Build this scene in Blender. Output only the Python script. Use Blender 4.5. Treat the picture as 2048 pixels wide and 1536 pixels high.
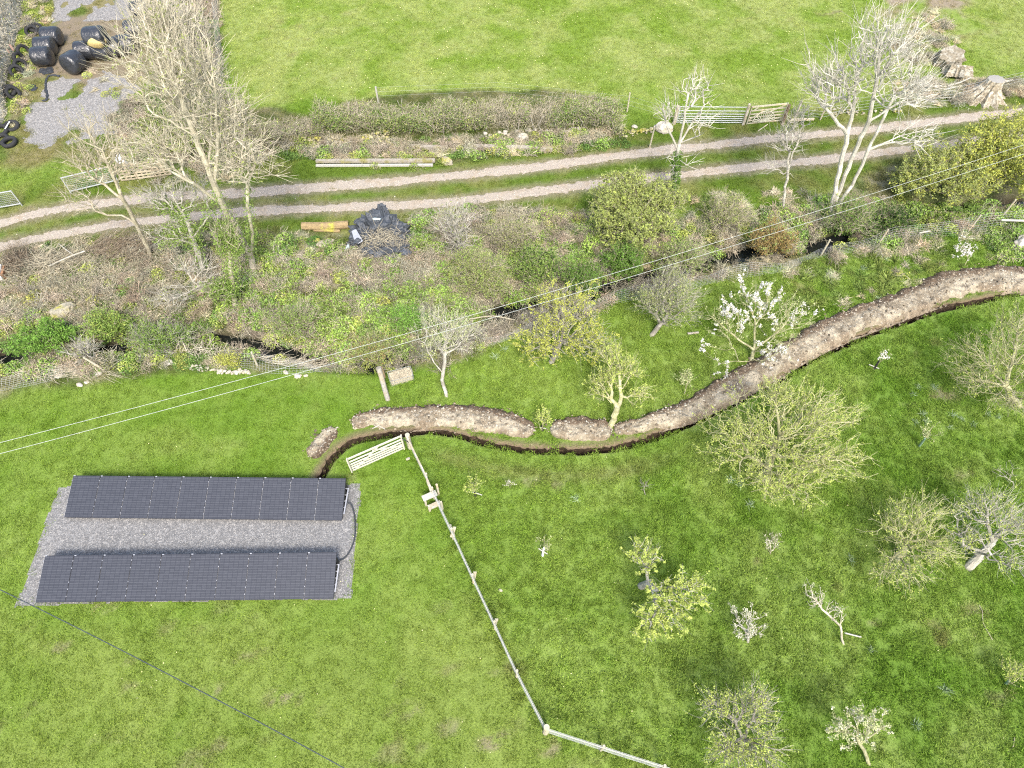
import bpy, math, random
import numpy as np
from mathutils import Vector, Matrix
for _o in list(bpy.data.objects): bpy.data.objects.remove(_o)

# ---------------- camera, sky, sun, exposure ----------------
W2, H2, FPX = 1024.0, 768.0, 1366.0
TH = math.radians(34.0)          # optical axis, angle away from straight down
HC = 26.6                        # height of the drone above the lawn
S = bpy.context.scene
cam = bpy.data.objects.new("camera", bpy.data.cameras.new("camera"))
S.collection.objects.link(cam); S.camera = cam
cam.location = (0, 0, HC); cam.rotation_euler = (TH, 0, 0)
cam.data.sensor_width = 36; cam.data.lens = 36 * FPX / 2048
cam.data.clip_start = 0.5; cam.data.clip_end = 3000
SUN_EL, SUN_AZ = math.radians(52), math.radians(170)   # azimuth from +Y (north), clockwise
sd = Vector((math.sin(SUN_AZ) * math.cos(SUN_EL), math.cos(SUN_AZ) * math.cos(SUN_EL), math.sin(SUN_EL)))
sun = bpy.data.objects.new("sun", bpy.data.lights.new("sun", 'SUN'))
S.collection.objects.link(sun)
sun.rotation_euler = sd.to_track_quat('Z', 'Y').to_euler(); sun.location = (0, 0, 60)
sun.data.energy = 1.9; sun.data.angle = math.radians(13); sun.data.color = (1, 0.955, 0.88)
wd = bpy.data.worlds.new("World"); S.world = wd; wd.use_nodes = True
nt = wd.node_tree; bg = nt.nodes["Background"]
sky = nt.nodes.new("ShaderNodeTexSky"); sky.sky_type = 'NISHITA'; sky.sun_disc = False
sky.sun_elevation = SUN_EL; sky.sun_rotation = SUN_AZ; sky.dust_density = 4.0; sky.air_density = 1.2; sky.ozone_density = 1.0
nt.links.new(sky.outputs[0], bg.inputs[0]); bg.inputs[1].default_value = 0.15
S.view_settings.view_transform = 'Standard'; S.view_settings.look = 'None'
S.view_settings.exposure = 1.06; S.view_settings.gamma = 1.0
S.render.engine = 'CYCLES'
S.cycles.use_denoising = False; S.cycles.filter_width = 1.15; S.cycles.use_adaptive_sampling = False; S.cycles.sample_clamp_indirect = 3
S.cycles.max_bounces = 5; S.cycles.diffuse_bounces = 3; S.cycles.glossy_bounces = 2
S.cycles.transmission_bounces = 2; S.cycles.transparent_max_bounces = 4

# ---------------- picture <-> world ----------------
ct, st = math.cos(TH), math.sin(TH)
def G(px, py, z=0.0):
    u = (px - W2) / FPX; w = (H2 - py) / FPX
    dx, dy, dz = u, st + w * ct, -ct + w * st
    t = (z - HC) / dz
    return np.array([dx * t, dy * t, z])
def PX(p):
    p = np.asarray(p, float); x = p[..., 0]; y = p[..., 1]; z = p[..., 2] - HC
    d = y * st - z * ct; up = y * ct + z * st
    return W2 + FPX * x / d, H2 - FPX * up / d
def ppm(px, py, z=0.0):          # pixels per metre there
    q = G(px, py, z); return FPX / (q[1] * st + (HC - z) * ct)
def GL(pts, z=0.0): return np.array([G(a, b, z) for a, b in pts])

# ---------------- noise ----------------
def _h(i, j, s):
    n = (i.astype(np.int64) * 374761393 + j.astype(np.int64) * 668265263 + s * 1442695041) & 0xffffffff
    n = ((n ^ (n >> 13)) * 1274126177) & 0xffffffff
    return ((n ^ (n >> 16)) & 0xffff) / 65535.0
def vn(x, y, sc, seed=0):
    x = np.asarray(x, float) / sc; y = np.asarray(y, float) / sc
    i = np.floor(x); j = np.floor(y); fx = x - i; fy = y - j
    fx = fx * fx * (3 - 2 * fx); fy = fy * fy * (3 - 2 * fy)
    a = _h(i, j, seed); b = _h(i + 1, j, seed); c = _h(i, j + 1, seed); d = _h(i + 1, j + 1, seed)
    return (a * (1 - fx) + b * fx) * (1 - fy) + (c * (1 - fx) + d * fx) * fy
def fbm(x, y, sc, seed=0, o=3):
    t = 0; a = 1; n = 0
    for k in range(o):
        t = t + a * vn(x, y, sc / 2 ** k, seed + 17 * k); n += a; a *= .55
    return t / n
def sst(a, b, x):
    t = np.clip((x - a) / (b - a), 0, 1); return t * t * (3 - 2 * t)
def inpoly(x, y, poly):
    r = np.zeros(np.shape(x), bool); n = len(poly)
    for k in range(n):
        x0, y0 = poly[k][0], poly[k][1]; x1, y1 = poly[(k + 1) % n][0], poly[(k + 1) % n][1]
        if y0 == y1: continue
        c = ((y0 > y) != (y1 > y)) & (x < (x1 - x0) * (y - y0) / (y1 - y0) + x0)
        r ^= c
    return r
def dline(x, y, line, closed=False):
    """distance to a polyline and the arc length of the nearest point"""
    x = np.asarray(x, float); y = np.asarray(y, float)
    best = np.full(x.shape, 1e9); arc = np.zeros(x.shape); sgn = np.ones(x.shape); s = 0
    pts = list(line) + ([line[0]] if closed else [])
    for a, b in zip(pts[:-1], pts[1:]):
        dx, dy = b[0] - a[0], b[1] - a[1]; L2 = dx * dx + dy * dy; L = math.sqrt(L2)
        t = np.clip(((x - a[0]) * dx + (y - a[1]) * dy) / L2, 0, 1)
        ex = x - a[0] - t * dx; ey = y - a[1] - t * dy
        d = np.hypot(ex, ey); m = d < best
        best = np.where(m, d, best); arc = np.where(m, s + t * L, arc)
        sgn = np.where(m, np.sign(dx * ey - dy * ex), sgn); s += L
    return best, arc, sgn
def soft(x, y, poly, w=.5):
    """1 inside the polygon, 0 outside, ramp of width w metres"""
    ins = inpoly(x, y, poly)
    d = dline(x, y, poly, True)[0]
    return sst(-w, w, np.where(ins, d, -d))
def smooth_line(pts, step):
    pts = np.asarray(pts, float); out = []
    P = np.vstack([2 * pts[0] - pts[1], pts, 2 * pts[-1] - pts[-2]])
    for i in range(1, len(P) - 2):
        n = max(1, int(np.linalg.norm(P[i + 1] - P[i]) / step))
        for k in range(n):
            t = k / n
            out.append(.5 * ((2 * P[i]) + (-P[i - 1] + P[i + 1]) * t + (2 * P[i - 1] - 5 * P[i] + 4 * P[i + 1] - P[i + 2]) * t * t + (-P[i - 1] + 3 * P[i] - 3 * P[i + 1] + P[i + 2]) * t ** 3))
    out.append(pts[-1]); return np.array(out)

# ---------------- meshes ----------------
class MB:
    def __init__(s): s.v = []; s.f = []; s.n = 0
    def add(s, v, f, m=0, r=None):
        v = np.asarray(v, float).reshape(-1, 3); f = np.asarray(f, int)
        if len(v) == 0 or len(f) == 0: return s
        if r is None: r = .5
        r = np.broadcast_to(np.asarray(r, float), (len(f),))
        s.v.append(v); s.f.append((f + s.n, m, r)); s.n += len(v); return s
    def box(s, c, size, R=None, m=0, r=.5):
        q = np.array([[a, b, d] for a in (-.5, .5) for b in (-.5, .5) for d in (-.5, .5)]) * size
        if R is not None: q = q @ np.asarray(R).T
        return s.add(q + c, [[0, 1, 3, 2], [4, 6, 7, 5], [0, 4, 5, 1], [2, 3, 7, 6], [0, 2, 6, 4], [1, 5, 7, 3]], m, r)
    def beam(s, a, b, w, h, m=0, r=.5, ext=0):
        a = np.asarray(a, float); b = np.asarray(b, float); d = b - a; L = np.linalg.norm(d); d = d / L
        up = np.array([0, 0, 1.]) if abs(d[2]) < .9 else np.array([0, 1., 0])
        x = np.cross(d, up); x /= np.linalg.norm(x); z = np.cross(x, d)
        return s.box((a + b) / 2, (w, L + 2 * ext, h), np.column_stack([x, d, z]), m, r)
    def tube(s, pts, rad, k=6, m=0, r=.5, cap=True):
        pts = np.asarray(pts, float); n = len(pts); rad = np.broadcast_to(np.asarray(rad, float), (n,))
        t = np.gradient(pts, axis=0); t /= np.linalg.norm(t, axis=1)[:, None] + 1e-9
        ref = np.array([0, 0, 1.]) if abs(t[:, 2]).mean() < .8 else np.array([1., 0, 0])
        x = np.cross(t, ref); x /= np.linalg.norm(x, axis=1)[:, None] + 1e-9; y = np.cross(t, x)
        a = np.arange(k) * 2 * np.pi / k
        v = pts[:, None] + rad[:, None, None] * (np.cos(a)[None, :, None] * x[:, None] + np.sin(a)[None, :, None] * y[:, None])
        i = np.arange(n - 1)[:, None] * k; j = np.arange(k)[None]; j2 = (j + 1) % k
        f = np.stack([i + j, i + j2, i + k + j2, i + k + j], -1).reshape(-1, 4)
        s.add(v.reshape(-1, 3), f, m, r)
        if cap:
            s.add(v[0], [list(range(k))[::-1]], m, r); s.add(v[-1], [list(range(k))], m, r)
        return s
    def segs(s, A, B, ra, rb, k=3, m=0, r=.5):
        d = B - A; L = np.linalg.norm(d, axis=1)[:, None] + 1e-9; d = d / L
        ref = np.where(np.abs(d[:, 2:3]) < .9, [[0, 0, 1.]], [[1., 0, 0]])
        x = np.cross(d, ref); x /= np.linalg.norm(x, axis=1)[:, None]; y = np.cross(d, x)
        a = np.arange(k) * 2 * np.pi / k; ca = np.cos(a)[None, :, None]; sa = np.sin(a)[None, :, None]
        o = ca * x[:, None] + sa * y[:, None]
        v = np.concatenate([(A - d * ra[:, None] * .3)[:, None] + ra[:, None, None] * o, (B + d * rb[:, None] * .3)[:, None] + rb[:, None, None] * o], 1)
        i = np.arange(len(A))[:, None] * 2 * k; j = np.arange(k)[None]; j2 = (j + 1) % k
        f = np.stack([i + j, i + j2, i + k + j2, i + k + j], -1).reshape(-1, 4)
        rr = np.repeat(np.broadcast_to(r, (len(A),)), k)
        return s.add(v.reshape(-1, 3), f, m, rr)
    def leaves(s, C, size, rng, m=0, up=.6, asp=.55, r=None):
        n = len(C)
        if n == 0: return s
        nrm = rng.normal(size=(n, 3)); nrm[:, 2] = np.abs(nrm[:, 2]) + up; nrm /= np.linalg.norm(nrm, axis=1)[:, None]
        a = np.cross(nrm, rng.normal(size=(n, 3))); a /= np.linalg.norm(a, axis=1)[:, None] + 1e-9; b = np.cross(nrm, a)
        sz = (np.asarray(size) * rng.uniform(.6, 1.3, n))[:, None]
        v = np.stack([C - a * sz, C + b * sz * asp, C + a * sz, C - b * sz * asp], 1)
        f = np.arange(n * 4).reshape(n, 4)
        return s.add(v.reshape(-1, 3), f, m, rng.uniform(0, 1, n) if r is None else r)
    def blades(s, C, L, w, rng, lean=.7, m=0, r=None, curl=True):
        n = len(C); a = rng.uniform(0, 2 * np.pi, n); le = rng.uniform(.2, 1, n) * lean
        L = L * rng.uniform(.5, 1.2, n); w = w * rng.uniform(.7, 1.3, n)
        d = np.stack([np.cos(a), np.sin(a), 0 * a], 1); p = np.stack([-np.sin(a), np.cos(a), 0 * a], 1)
        b = rng.uniform(0, 2 * np.pi, n); p = np.stack([np.cos(b), np.sin(b), 0 * b], 1)
        mid = C + d * (L * np.sin(le) * .5)[:, None]; mid[:, 2] += L * np.cos(le) * .55
        tip = C + d * (L * np.sin(le * 1.35))[:, None]; tip[:, 2] += L * np.cos(le * 1.35)
        hw = (w / 2)[:, None]
        v = np.stack([C - p * hw, C + p * hw, mid + p * hw * .8, tip, mid - p * hw * .8], 1)
        i = np.arange(n)[:, None] * 5
        rr = rng.uniform(0, 1, n) if r is None else np.broadcast_to(r, (n,))
        return s.add(v.reshape(-1, 3), i + np.array([[0, 1, 2, 3, 4]]), m, rr)
    def blob(s, c, rad, rng, lump=.2, sub=2, m=0, R=None, flat=None, r=.5):
        v, f = ICO[sub]; v = v.copy()
        ph = rng.uniform(0, 6, 9); q = v
        d = 1 + lump * (np.sin(q[:, 0] * 2.3 + ph[0]) * np.cos(q[:, 1] * 2.7 + ph[1]) + .6 * np.sin(q[:, 2] * 4.1 + ph[2] + q[:, 0] * 3) * np.cos(q[:, 1] * 5 + ph[3])) + lump * .35 * rng.normal(size=len(v))
        v = v * d[:, None]
        if flat is not None: v[:, 2] = np.clip(v[:, 2], -flat, flat)
        v = v * np.asarray(rad)
        if R is not None: v = v @ np.asarray(R).T
        return s.add(v + c, f, m, r)
    def grid(s, V, m=0, r=None, keep=None):
        a, b = V.shape[:2]; i = np.arange(a - 1)[:, None] * b + np.arange(b - 1)[None]
        f = np.stack([i, i + 1, i + b + 1, i + b], -1).reshape(-1, 4)
        if keep is not None: f = f[keep.reshape(-1)]
        return s.add(V.reshape(-1, 3), f, m, r)
    def build(s, name, mats, parent=None, smooth=False, col=None, local=False):
        me = bpy.data.meshes.new(name)
        v = np.concatenate(s.v) if s.v else np.zeros((0, 3))
        if parent is not None and not local: v = v - np.array(WLOC(parent))
        nf = sum(len(f) for f, _, _ in s.f)
        lt = np.concatenate([np.full(len(f), f.shape[1]) for f, _, _ in s.f]); ls = np.concatenate([[0], np.cumsum(lt)[:-1]])
        li = np.concatenate([f.reshape(-1) for f, _, _ in s.f])
        me.vertices.add(len(v)); me.vertices.foreach_set("co", v.astype(np.float32).ravel())
        me.loops.add(len(li)); me.loops.foreach_set("vertex_index", li.astype(np.int32))
        me.polygons.add(nf); me.polygons.foreach_set("loop_start", ls.astype(np.int32)); me.polygons.foreach_set("loop_total", lt.astype(np.int32))
        me.polygons.foreach_set("material_index", np.concatenate([np.full(len(f), m) for f, m, _ in s.f]).astype(np.int32))
        me.polygons.foreach_set("use_smooth", np.full(nf, bool(smooth)))
        me.update(calc_edges=True)
        at = me.attributes.new("v", 'FLOAT', 'FACE'); at.data.foreach_set("value", np.concatenate([r for _, _, r in s.f]).astype(np.float32))
        if col is not None:
            ca = me.attributes.new("gcol", 'FLOAT_COLOR', 'POINT')
            ca.data.foreach_set("color", np.concatenate([col, np.ones((len(col), 1))], 1).astype(np.float32).ravel())
        for m in (mats if isinstance(mats, (list, tuple)) else [mats]): me.materials.append(m)
        o = bpy.data.objects.new(name, me); S.collection.objects.link(o)
        if parent is not None: o.parent = parent
        return o
def WLOC(o):
    x = Vector(o.location)
    while o.parent: o = o.parent; x = x + Vector(o.location)
    return x
def _ico(n):
    import bmesh
    b = bmesh.new(); bmesh.ops.create_icosphere(b, subdivisions=n, radius=1)
    r = (np.array([q.co[:] for q in b.verts]), np.array([[q.index for q in f.verts] for f in b.faces])); b.free(); return r
ICO = {k: _ico(k) for k in (1, 2, 3, 4, 5)}
def rotz(a): c, s_ = math.cos(a), math.sin(a); return np.array([[c, -s_, 0], [s_, c, 0], [0, 0, 1.]])
def rotx(a): c, s_ = math.cos(a), math.sin(a); return np.array([[1., 0, 0], [0, c, -s_], [0, s_, c]])
def roty(a): c, s_ = math.cos(a), math.sin(a); return np.array([[c, 0, s_], [0, 1., 0], [-s_, 0, c]])
def tag(o, label=None, cat=None, group=None, kind=None):
    if label: o["label"] = label
    if cat: o["category"] = cat
    if group: o["group"] = group
    if kind: o["kind"] = kind
    return o
def thing(name, label, cat, loc, group=None):
    o = bpy.data.objects.new(name, None); S.collection.objects.link(o); o.location = tuple(float(a) for a in loc)
    o.empty_display_size = .2
    return tag(o, label, cat, group)
def copy_tree(o, parent=None):
    c = o.copy(); S.collection.objects.link(c); c.parent = parent
    for ch in o.children: copy_tree(ch, c)
    return c

# ---------------- materials ----------------
def mat(name, col, rough=.85, var=.2, scale=6, spec=.2, bump=0, bscale=40, transl=0, rnd=.35, col2=None, c2scale=1.5, c2lo=.5, c2hi=.6, attr=None, inst=None, metal=0, coat=0, hue=0, obj=False, detail=6, stones=None):
    m = bpy.data.materials.new(name); m.use_nodes = True; t = m.node_tree; N = t.nodes; L = t.links
    out = N["Material Output"]; pb = N["Principled BSDF"]
    def nn(k, **kw):
        x = N.new(k)
        for a, b in kw.items(): setattr(x, a, b)
        return x
    if obj: pos = nn("ShaderNodeTexCoord").outputs["Object"]
    else: pos = nn("ShaderNodeNewGeometry").outputs["Position"]
    if attr or inst:
        a = nn("ShaderNodeAttribute", attribute_name=attr or inst); a.attribute_type = 'INSTANCER' if inst else 'GEOMETRY'
        c = a.outputs["Color"]
        if inst and col is not None:
            mx = nn("ShaderNodeMix", data_type='RGBA', blend_type='MULTIPLY'); mx.inputs[0].default_value = 1
            L.new(c, mx.inputs[6]); mx.inputs[7].default_value = (*col, 1); c = mx.outputs[2]
    else:
        rgb = nn("ShaderNodeRGB"); rgb.outputs[0].default_value = (*col, 1); c = rgb.outputs[0]
    if col2 is not None:
        no = nn("ShaderNodeTexNoise"); no.inputs["Scale"].default_value = c2scale; no.inputs["Detail"].default_value = detail; L.new(pos, no.inputs["Vector"])
        mr = nn("ShaderNodeMapRange"); mr.inputs[1].default_value = c2lo; mr.inputs[2].default_value = c2hi; L.new(no.outputs[0], mr.inputs[0])
        mx = nn("ShaderNodeMix", data_type='RGBA'); L.new(mr.outputs[0], mx.inputs[0]); L.new(c, mx.inputs[6]); mx.inputs[7].default_value = (*col2, 1); c = mx.outputs[2]
    no = nn("ShaderNodeTexNoise"); no.inputs["Scale"].default_value = scale; no.inputs["Detail"].default_value = detail; no.inputs["Roughness"].default_value = .65; L.new(pos, no.inputs["Vector"])
    mr = nn("ShaderNodeMapRange"); mr.inputs[1].default_value = .25; mr.inputs[2].default_value = .75; mr.inputs[3].default_value = 1 - var; mr.inputs[4].default_value = 1 + var; mr.clamp = False; L.new(no.outputs[0], mr.inputs[0])
    at = nn("ShaderNodeAttribute", attribute_name="v"); m2 = nn("ShaderNodeMapRange"); m2.inputs[3].default_value = 1 - rnd; m2.inputs[4].default_value = 1 + rnd; L.new(at.outputs["Fac"], m2.inputs[0])
    mu = nn("ShaderNodeMath", operation='MULTIPLY'); L.new(mr.outputs[0], mu.inputs[0]); L.new(m2.outputs[0], mu.inputs[1])
    hs = nn("ShaderNodeHueSaturation"); L.new(mu.outputs[0], hs.inputs["Value"]); L.new(c, hs.inputs["Color"])
    if hue:
        m3 = nn("ShaderNodeMapRange"); m3.inputs[3].default_value = .5 - hue; m3.inputs[4].default_value = .5 + hue; L.new(no.outputs[0], m3.inputs[0]); L.new(m3.outputs[0], hs.inputs["Hue"])
    c = hs.outputs[0]
    if stones:      # small stones lying in the soil: random cells, the brightest ones pale
        sc_, amt, scol = stones
        for s2, a2 in ((sc_, amt), (sc_ * 2.3, amt * .8)):
            vo = nn("ShaderNodeTexVoronoi"); vo.inputs["Scale"].default_value = s2; L.new(pos, vo.inputs["Vector"])
            se = nn("ShaderNodeSeparateColor"); L.new(vo.outputs["Color"], se.inputs[0])
            g1_ = nn("ShaderNodeMapRange"); g1_.inputs[1].default_value = 1 - a2; g1_.inputs[2].default_value = 1 - a2 + .12; L.new(se.outputs[0], g1_.inputs[0])
            g2_ = nn("ShaderNodeMapRange"); g2_.inputs[1].default_value = .5; g2_.inputs[2].default_value = .3; L.new(vo.outputs["Distance"], g2_.inputs[0])
            mm_ = nn("ShaderNodeMath", operation='MULTIPLY'); L.new(g1_.outputs[0], mm_.inputs[0]); L.new(g2_.outputs[0], mm_.inputs[1])
            mx = nn("ShaderNodeMix", data_type='RGBA'); L.new(mm_.outputs[0], mx.inputs[0]); L.new(c, mx.inputs[6]); mx.inputs[7].default_value = (*scol, 1); c = mx.outputs[2]
    L.new(c, pb.inputs["Base Color"]); pb.inputs["Roughness"].default_value = rough; pb.inputs["Specular IOR Level"].default_value = spec
    pb.inputs["Metallic"].default_value = metal; pb.inputs["Coat Weight"].default_value = coat
    if bump:
        nb = nn("ShaderNodeTexNoise"); nb.inputs["Scale"].default_value = bscale; nb.inputs["Detail"].default_value = 5; L.new(pos, nb.inputs["Vector"])
        bp = nn("ShaderNodeBump"); bp.inputs["Strength"].default_value = 1; bp.inputs["Distance"].default_value = bump; L.new(nb.outputs[0], bp.inputs["Height"]); L.new(bp.outputs[0], pb.inputs["Normal"])
    if transl:
        di = nn("ShaderNodeBsdfDiffuse"); tr = nn("ShaderNodeBsdfTranslucent"); mx = nn("ShaderNodeMixShader"); mx.inputs[0].default_value = transl
        L.new(c, di.inputs[0]); L.new(c, tr.inputs[0]); L.new(di.outputs[0], mx.inputs[1]); L.new(tr.outputs[0], mx.inputs[2]); L.new(mx.outputs[0], out.inputs[0])
    return m
# ---------------- where things lie (picture positions turned into ground points) ----------------
STREAM = smooth_line(GL([(-300, 735), (-60, 712), (60, 700), (190, 688), (300, 676), (430, 668), (540, 690), (640, 706), (740, 712), (830, 690), (930, 640), (1040, 600), (1170, 575), (1290, 545), (1370, 520), (1440, 505), (1520, 492), (1640, 478), (1760, 445), (1880, 415), (1960, 408), (2060, 392), (2300, 350)])[:, :2], .6)
TRENCH = smooth_line(GL([(640, 962), (652, 938), (672, 910), (700, 888), (740, 876), (800, 868), (860, 864), (920, 872), (980, 890), (1050, 900), (1130, 904), (1210, 900), (1290, 882), (1350, 860), (1430, 825), (1500, 790), (1560, 760), (1620, 722), (1690, 690), (1750, 665), (1810, 644), (1880, 620), (1960, 604), (2060, 582), (2300, 540)])[:, :2], .12)
RUTN = smooth_line(GL([(-300, 500), (-100, 468), (0, 447), (110, 420), (230, 404), (350, 392), (480, 386), (620, 376), (760, 366), (900, 352), (1040, 338), (1180, 320), (1320, 302), (1450, 288), (1560, 276), (1680, 265), (1800, 252), (1900, 240), (2060, 222), (2400, 190)])[:, :2], .12)
RUTS = smooth_line(GL([(-300, 545), (-100, 512), (0, 494), (110, 470), (230, 450), (350, 436), (480, 424), (620, 418), (760, 412), (900, 404), (1040, 388), (1180, 370), (1320, 354), (1450, 340), (1560, 328), (1680, 316), (1800, 300), (1900, 288), (2060, 268), (2400, 235)])[:, :2], .12)
FENCE_PX = [(815, 872), (852, 948), (864, 976), (903, 1058), (945, 1150), (989, 1244), (1034, 1342), (1093, 1456), (1208, 1493), (1330, 1532), (1470, 1585)]
FENCE = np.array([G(a, b, 1.05) for a, b in FENCE_PX])[:, :2]
P_ = lambda pts: GL(pts)[:, :2]
ORCH = np.vstack([FENCE, P_([(1700, 1700), (2600, 1700), (2600, 400), (2100, 430), (1960, 470), (1740, 500), (1560, 545), (1420, 560), (1250, 600), (1060, 665), (960, 700), (900, 740), (800, 770), (760, 800), (790, 860)])])
UPPER = P_([(450, -400), (456, 120), (470, 200), (560, 215), (640, 195), (1200, 180), (1260, 215), (1340, 240), (1580, 235), (1700, 225), (1900, 190), (2060, 160), (2600, 60), (2600, -400)])
SCRUB = P_([(-400, 590), (0, 520), (200, 485), (330, 470), (500, 455), (620, 455), (700, 470), (800, 440), (900, 425), (1100, 415), (1200, 410), (1400, 430), (1640, 395), (1760, 340), (1900, 290), (2100, 280), (2400, 260), (2400, 410), (2050, 440), (1960, 460), (1740, 495), (1560, 540), (1420, 556), (1250, 600), (1060, 660), (960, 700), (880, 735), (740, 745), (600, 735), (480, 732), (370, 728), (230, 748), (100, 770), (-50, 780), (-400, 830)])
HEDGE_B = P_([(270, 210), (330, 190), (450, 210), (620, 230), (700, 195), (1190, 180), (1250, 230), (1240, 290), (1100, 300), (830, 320), (560, 300), (400, 330), (280, 330)])
YARD = P_([(-300, 320), (-100, 300), (20, 270), (60, 120), (70, 0), (40, -200), (270, -250), (350, -20), (300, 120), (270, 200), (260, 300), (240, 330), (100, 330)])
MUD = P_([(60, 90), (120, 30), (270, 30), (300, 160), (200, 170), (120, 150), (60, 160), (20, 260), (0, 260), (30, 150)])
MOUNDPATCH = P_([(1770, 0), (1800, -40), (1920, -40), (1930, 30), (1960, 60), (1900, 80), (1820, 70), (1780, 40)])

def hfun(x, y):
    x = np.asarray(x, float); y = np.asarray(y, float)
    z = .05 * (fbm(x, y, 6, 3) - .5) + .04 * (vn(x, y, 2.2, 8) - .5)
    d = dline(x, y, STREAM)[0]
    z = z - 1.0 * (1 - sst(.25, 1.25, d + .35 * (vn(x, y, 1.3, 5) - .5)))
    return z
C_ = lambda r, g, b: np.array([r, g, b])
def mix(a, b, t): t = np.asarray(t)[..., None]; return a * (1 - t) + b * t
def gcol(x, y):
    """albedo of the turf or soil at x, y"""
    wx = x + 1.2 * (vn(x, y, 1.7, 31) - .5); wy = y + 1.2 * (vn(x, y, 1.7, 32) - .5)
    n1 = fbm(wx, wy, 5, 41); n2 = fbm(wx, wy, 1.6, 42); n3 = fbm(x, y, .7, 43, 2); n4 = vn(x, y, 9, 44)
    a = mix(C_(.152, .275, .032), C_(.262, .360, .082), sst(.3, .7, .5 * n1 + .5 * n2))
    a = mix(a, C_(.190, .295, .042), .5 * n4)
    # mown streaks of dead thatch on the lower lawn
    px, py = PX(np.stack([x, y, 0 * x], -1))
    s = fbm(x * .55 + y * .3, y * 2.2 - x * .55, 1.3, 51)
    low = sst(1150, 1300, py)
    a = mix(a, C_(.28, .33, .09), .35 * low * sst(.3, .6, n1)); a = mix(a, C_(.29, .265, .15), sst(.62, .76, s) * (.1 + .45 * low) * sst(.35, .6, n3))
    o = mix(C_(.155, .270, .040), C_(.250, .350, .082), sst(.32, .68, .45 * n1 + .55 * n2))
    o = mix(o, C_(.23, .21, .10), sst(.66, .84, n2 * .6 + n3 * .4) * .8 * sst(1300, 1750, px + .4 * (900 - py)))
    o = mix(o, C_(.260, .370, .075), sst(1500, 1100, px) * .45)
    m = soft(wx, wy, ORCH, .35); c = mix(a, o, m)
    # strip of paler grass trodden beside the trench
    d, _, sg = dline(x, y, TRENCH)
    c = mix(c, C_(.25, .235, .115), .45 * np.exp(-((d - 1.15) / .35) ** 2) * (sg < 0) * sst(840, 900, px) * sst(1420, 1250, px))
    u = mix(C_(.225, .335, .055), C_(.350, .415, .140), sst(.3, .7, .4 * n1 + .6 * n2))
    u = mix(u, C_(.32, .28, .17), sst(.68, .86, .4 * n1 + .6 * n3) * .4)
    c = mix(c, u, soft(wx, wy, UPPER, .4))
    # verges of the track
    dn, ds = dline(x, y, RUTN)[0], dline(x, y, RUTS)[0]; dt = np.minimum(dn, ds)
    v = mix(C_(.130, .200, .032), C_(.240, .245, .090), sst(.4, .7, n2))
    c = mix(c, v, sst(4.0, 1.5, dt) * .8)
    c = mix(c, C_(.30, .26, .185), sst(1.0, .35, dt + .3 * (n3 - .5)) * .8)
    # yard
    yd = mix(C_(.150, .215, .05), C_(.27, .245, .12), sst(.35, .65, n2))
    c = mix(c, yd, soft(wx, wy, YARD, .8))
    c = mix(c, C_(.29, .235, .175), soft(wx, wy, MUD, .5) * .9)
    # scrub: leaf litter, soil, ivy
    sc = mix(C_(.175, .185, .085), C_(.31, .29, .18), sst(.35, .65, n2))
    sc = mix(sc, C_(.09, .15, .025), sst(.45, .7, n3) * .7)
    c = mix(c, sc, soft(wx, wy, SCRUB, .35)); c = mix(c, sc * .9, soft(wx, wy, HEDGE_B, .3))
    c = mix(c, C_(.36, .30, .22), soft(wx, wy, MOUNDPATCH, .8) * sst(.35, .6, n2))
    sd_ = dline(x, y, STREAM)[0]; c = mix(c, C_(.055, .045, .03), sst(1.0, .4, sd_))
    # worn places
    for (qx, qy, r, k) in WORN:
        q = G(qx, qy); e = np.hypot((x - q[0]) * .6 + (y - q[1]) * .25, (y - q[1]) * 1.6 - (x - q[0]) * .3)
        c = mix(c, C_(.30, .25, .17), k * sst(r, r * .2, e + 1.6 * r * (n3 - .5)) * sst(.3, .6, vn(x * 1.0, y * 2.2, .28, 66)))
    return np.clip(c, 0, 1)
WORN = [(212, 1215, .5, .8), (120, 1295, .3, .6), (60, 1420, .35, .8), (255, 1325, .2, .7), (250, 1380, .3, .7), (420, 1385, .4, .7), (565, 1393, .6, .9), (800, 1430, .6, .6), (980, 1485, .6, .8), (1105, 1497, .35, .7), (900, 1455, .4, .6), (350, 1460, .35, .6), (445, 1485, .35, .6), (640, 1420, .3, .5),
        (1120, 968, .4, .5), (1060, 960, .5, .5), (1640, 925, .35, .6), (690, 965, .5, .8), (640, 935, .35, .7), (1880, 790, .7, .7), (1820, 810, .5, .6), (1890, 860, .4, .5), (1920, 950, .4, .6), (1515, 1120, .3, .5), (1745, 1245, .3, .5), (1960, 1220, .35, .5), (2010, 1395, .5, .5), (1690, 1295, .3, .6), (1665, 25, .8, .7), (1980, 70, .6, .7), (1840, 95, 1.2, .6), (1840, 210, 1.3, .6), (1950, 170, 1.6, .7), (190, 395, .6, .4), (60, 415, .5, .5), (1450, 690, .3, .4), (1850, 545, .5, .5)]

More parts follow.
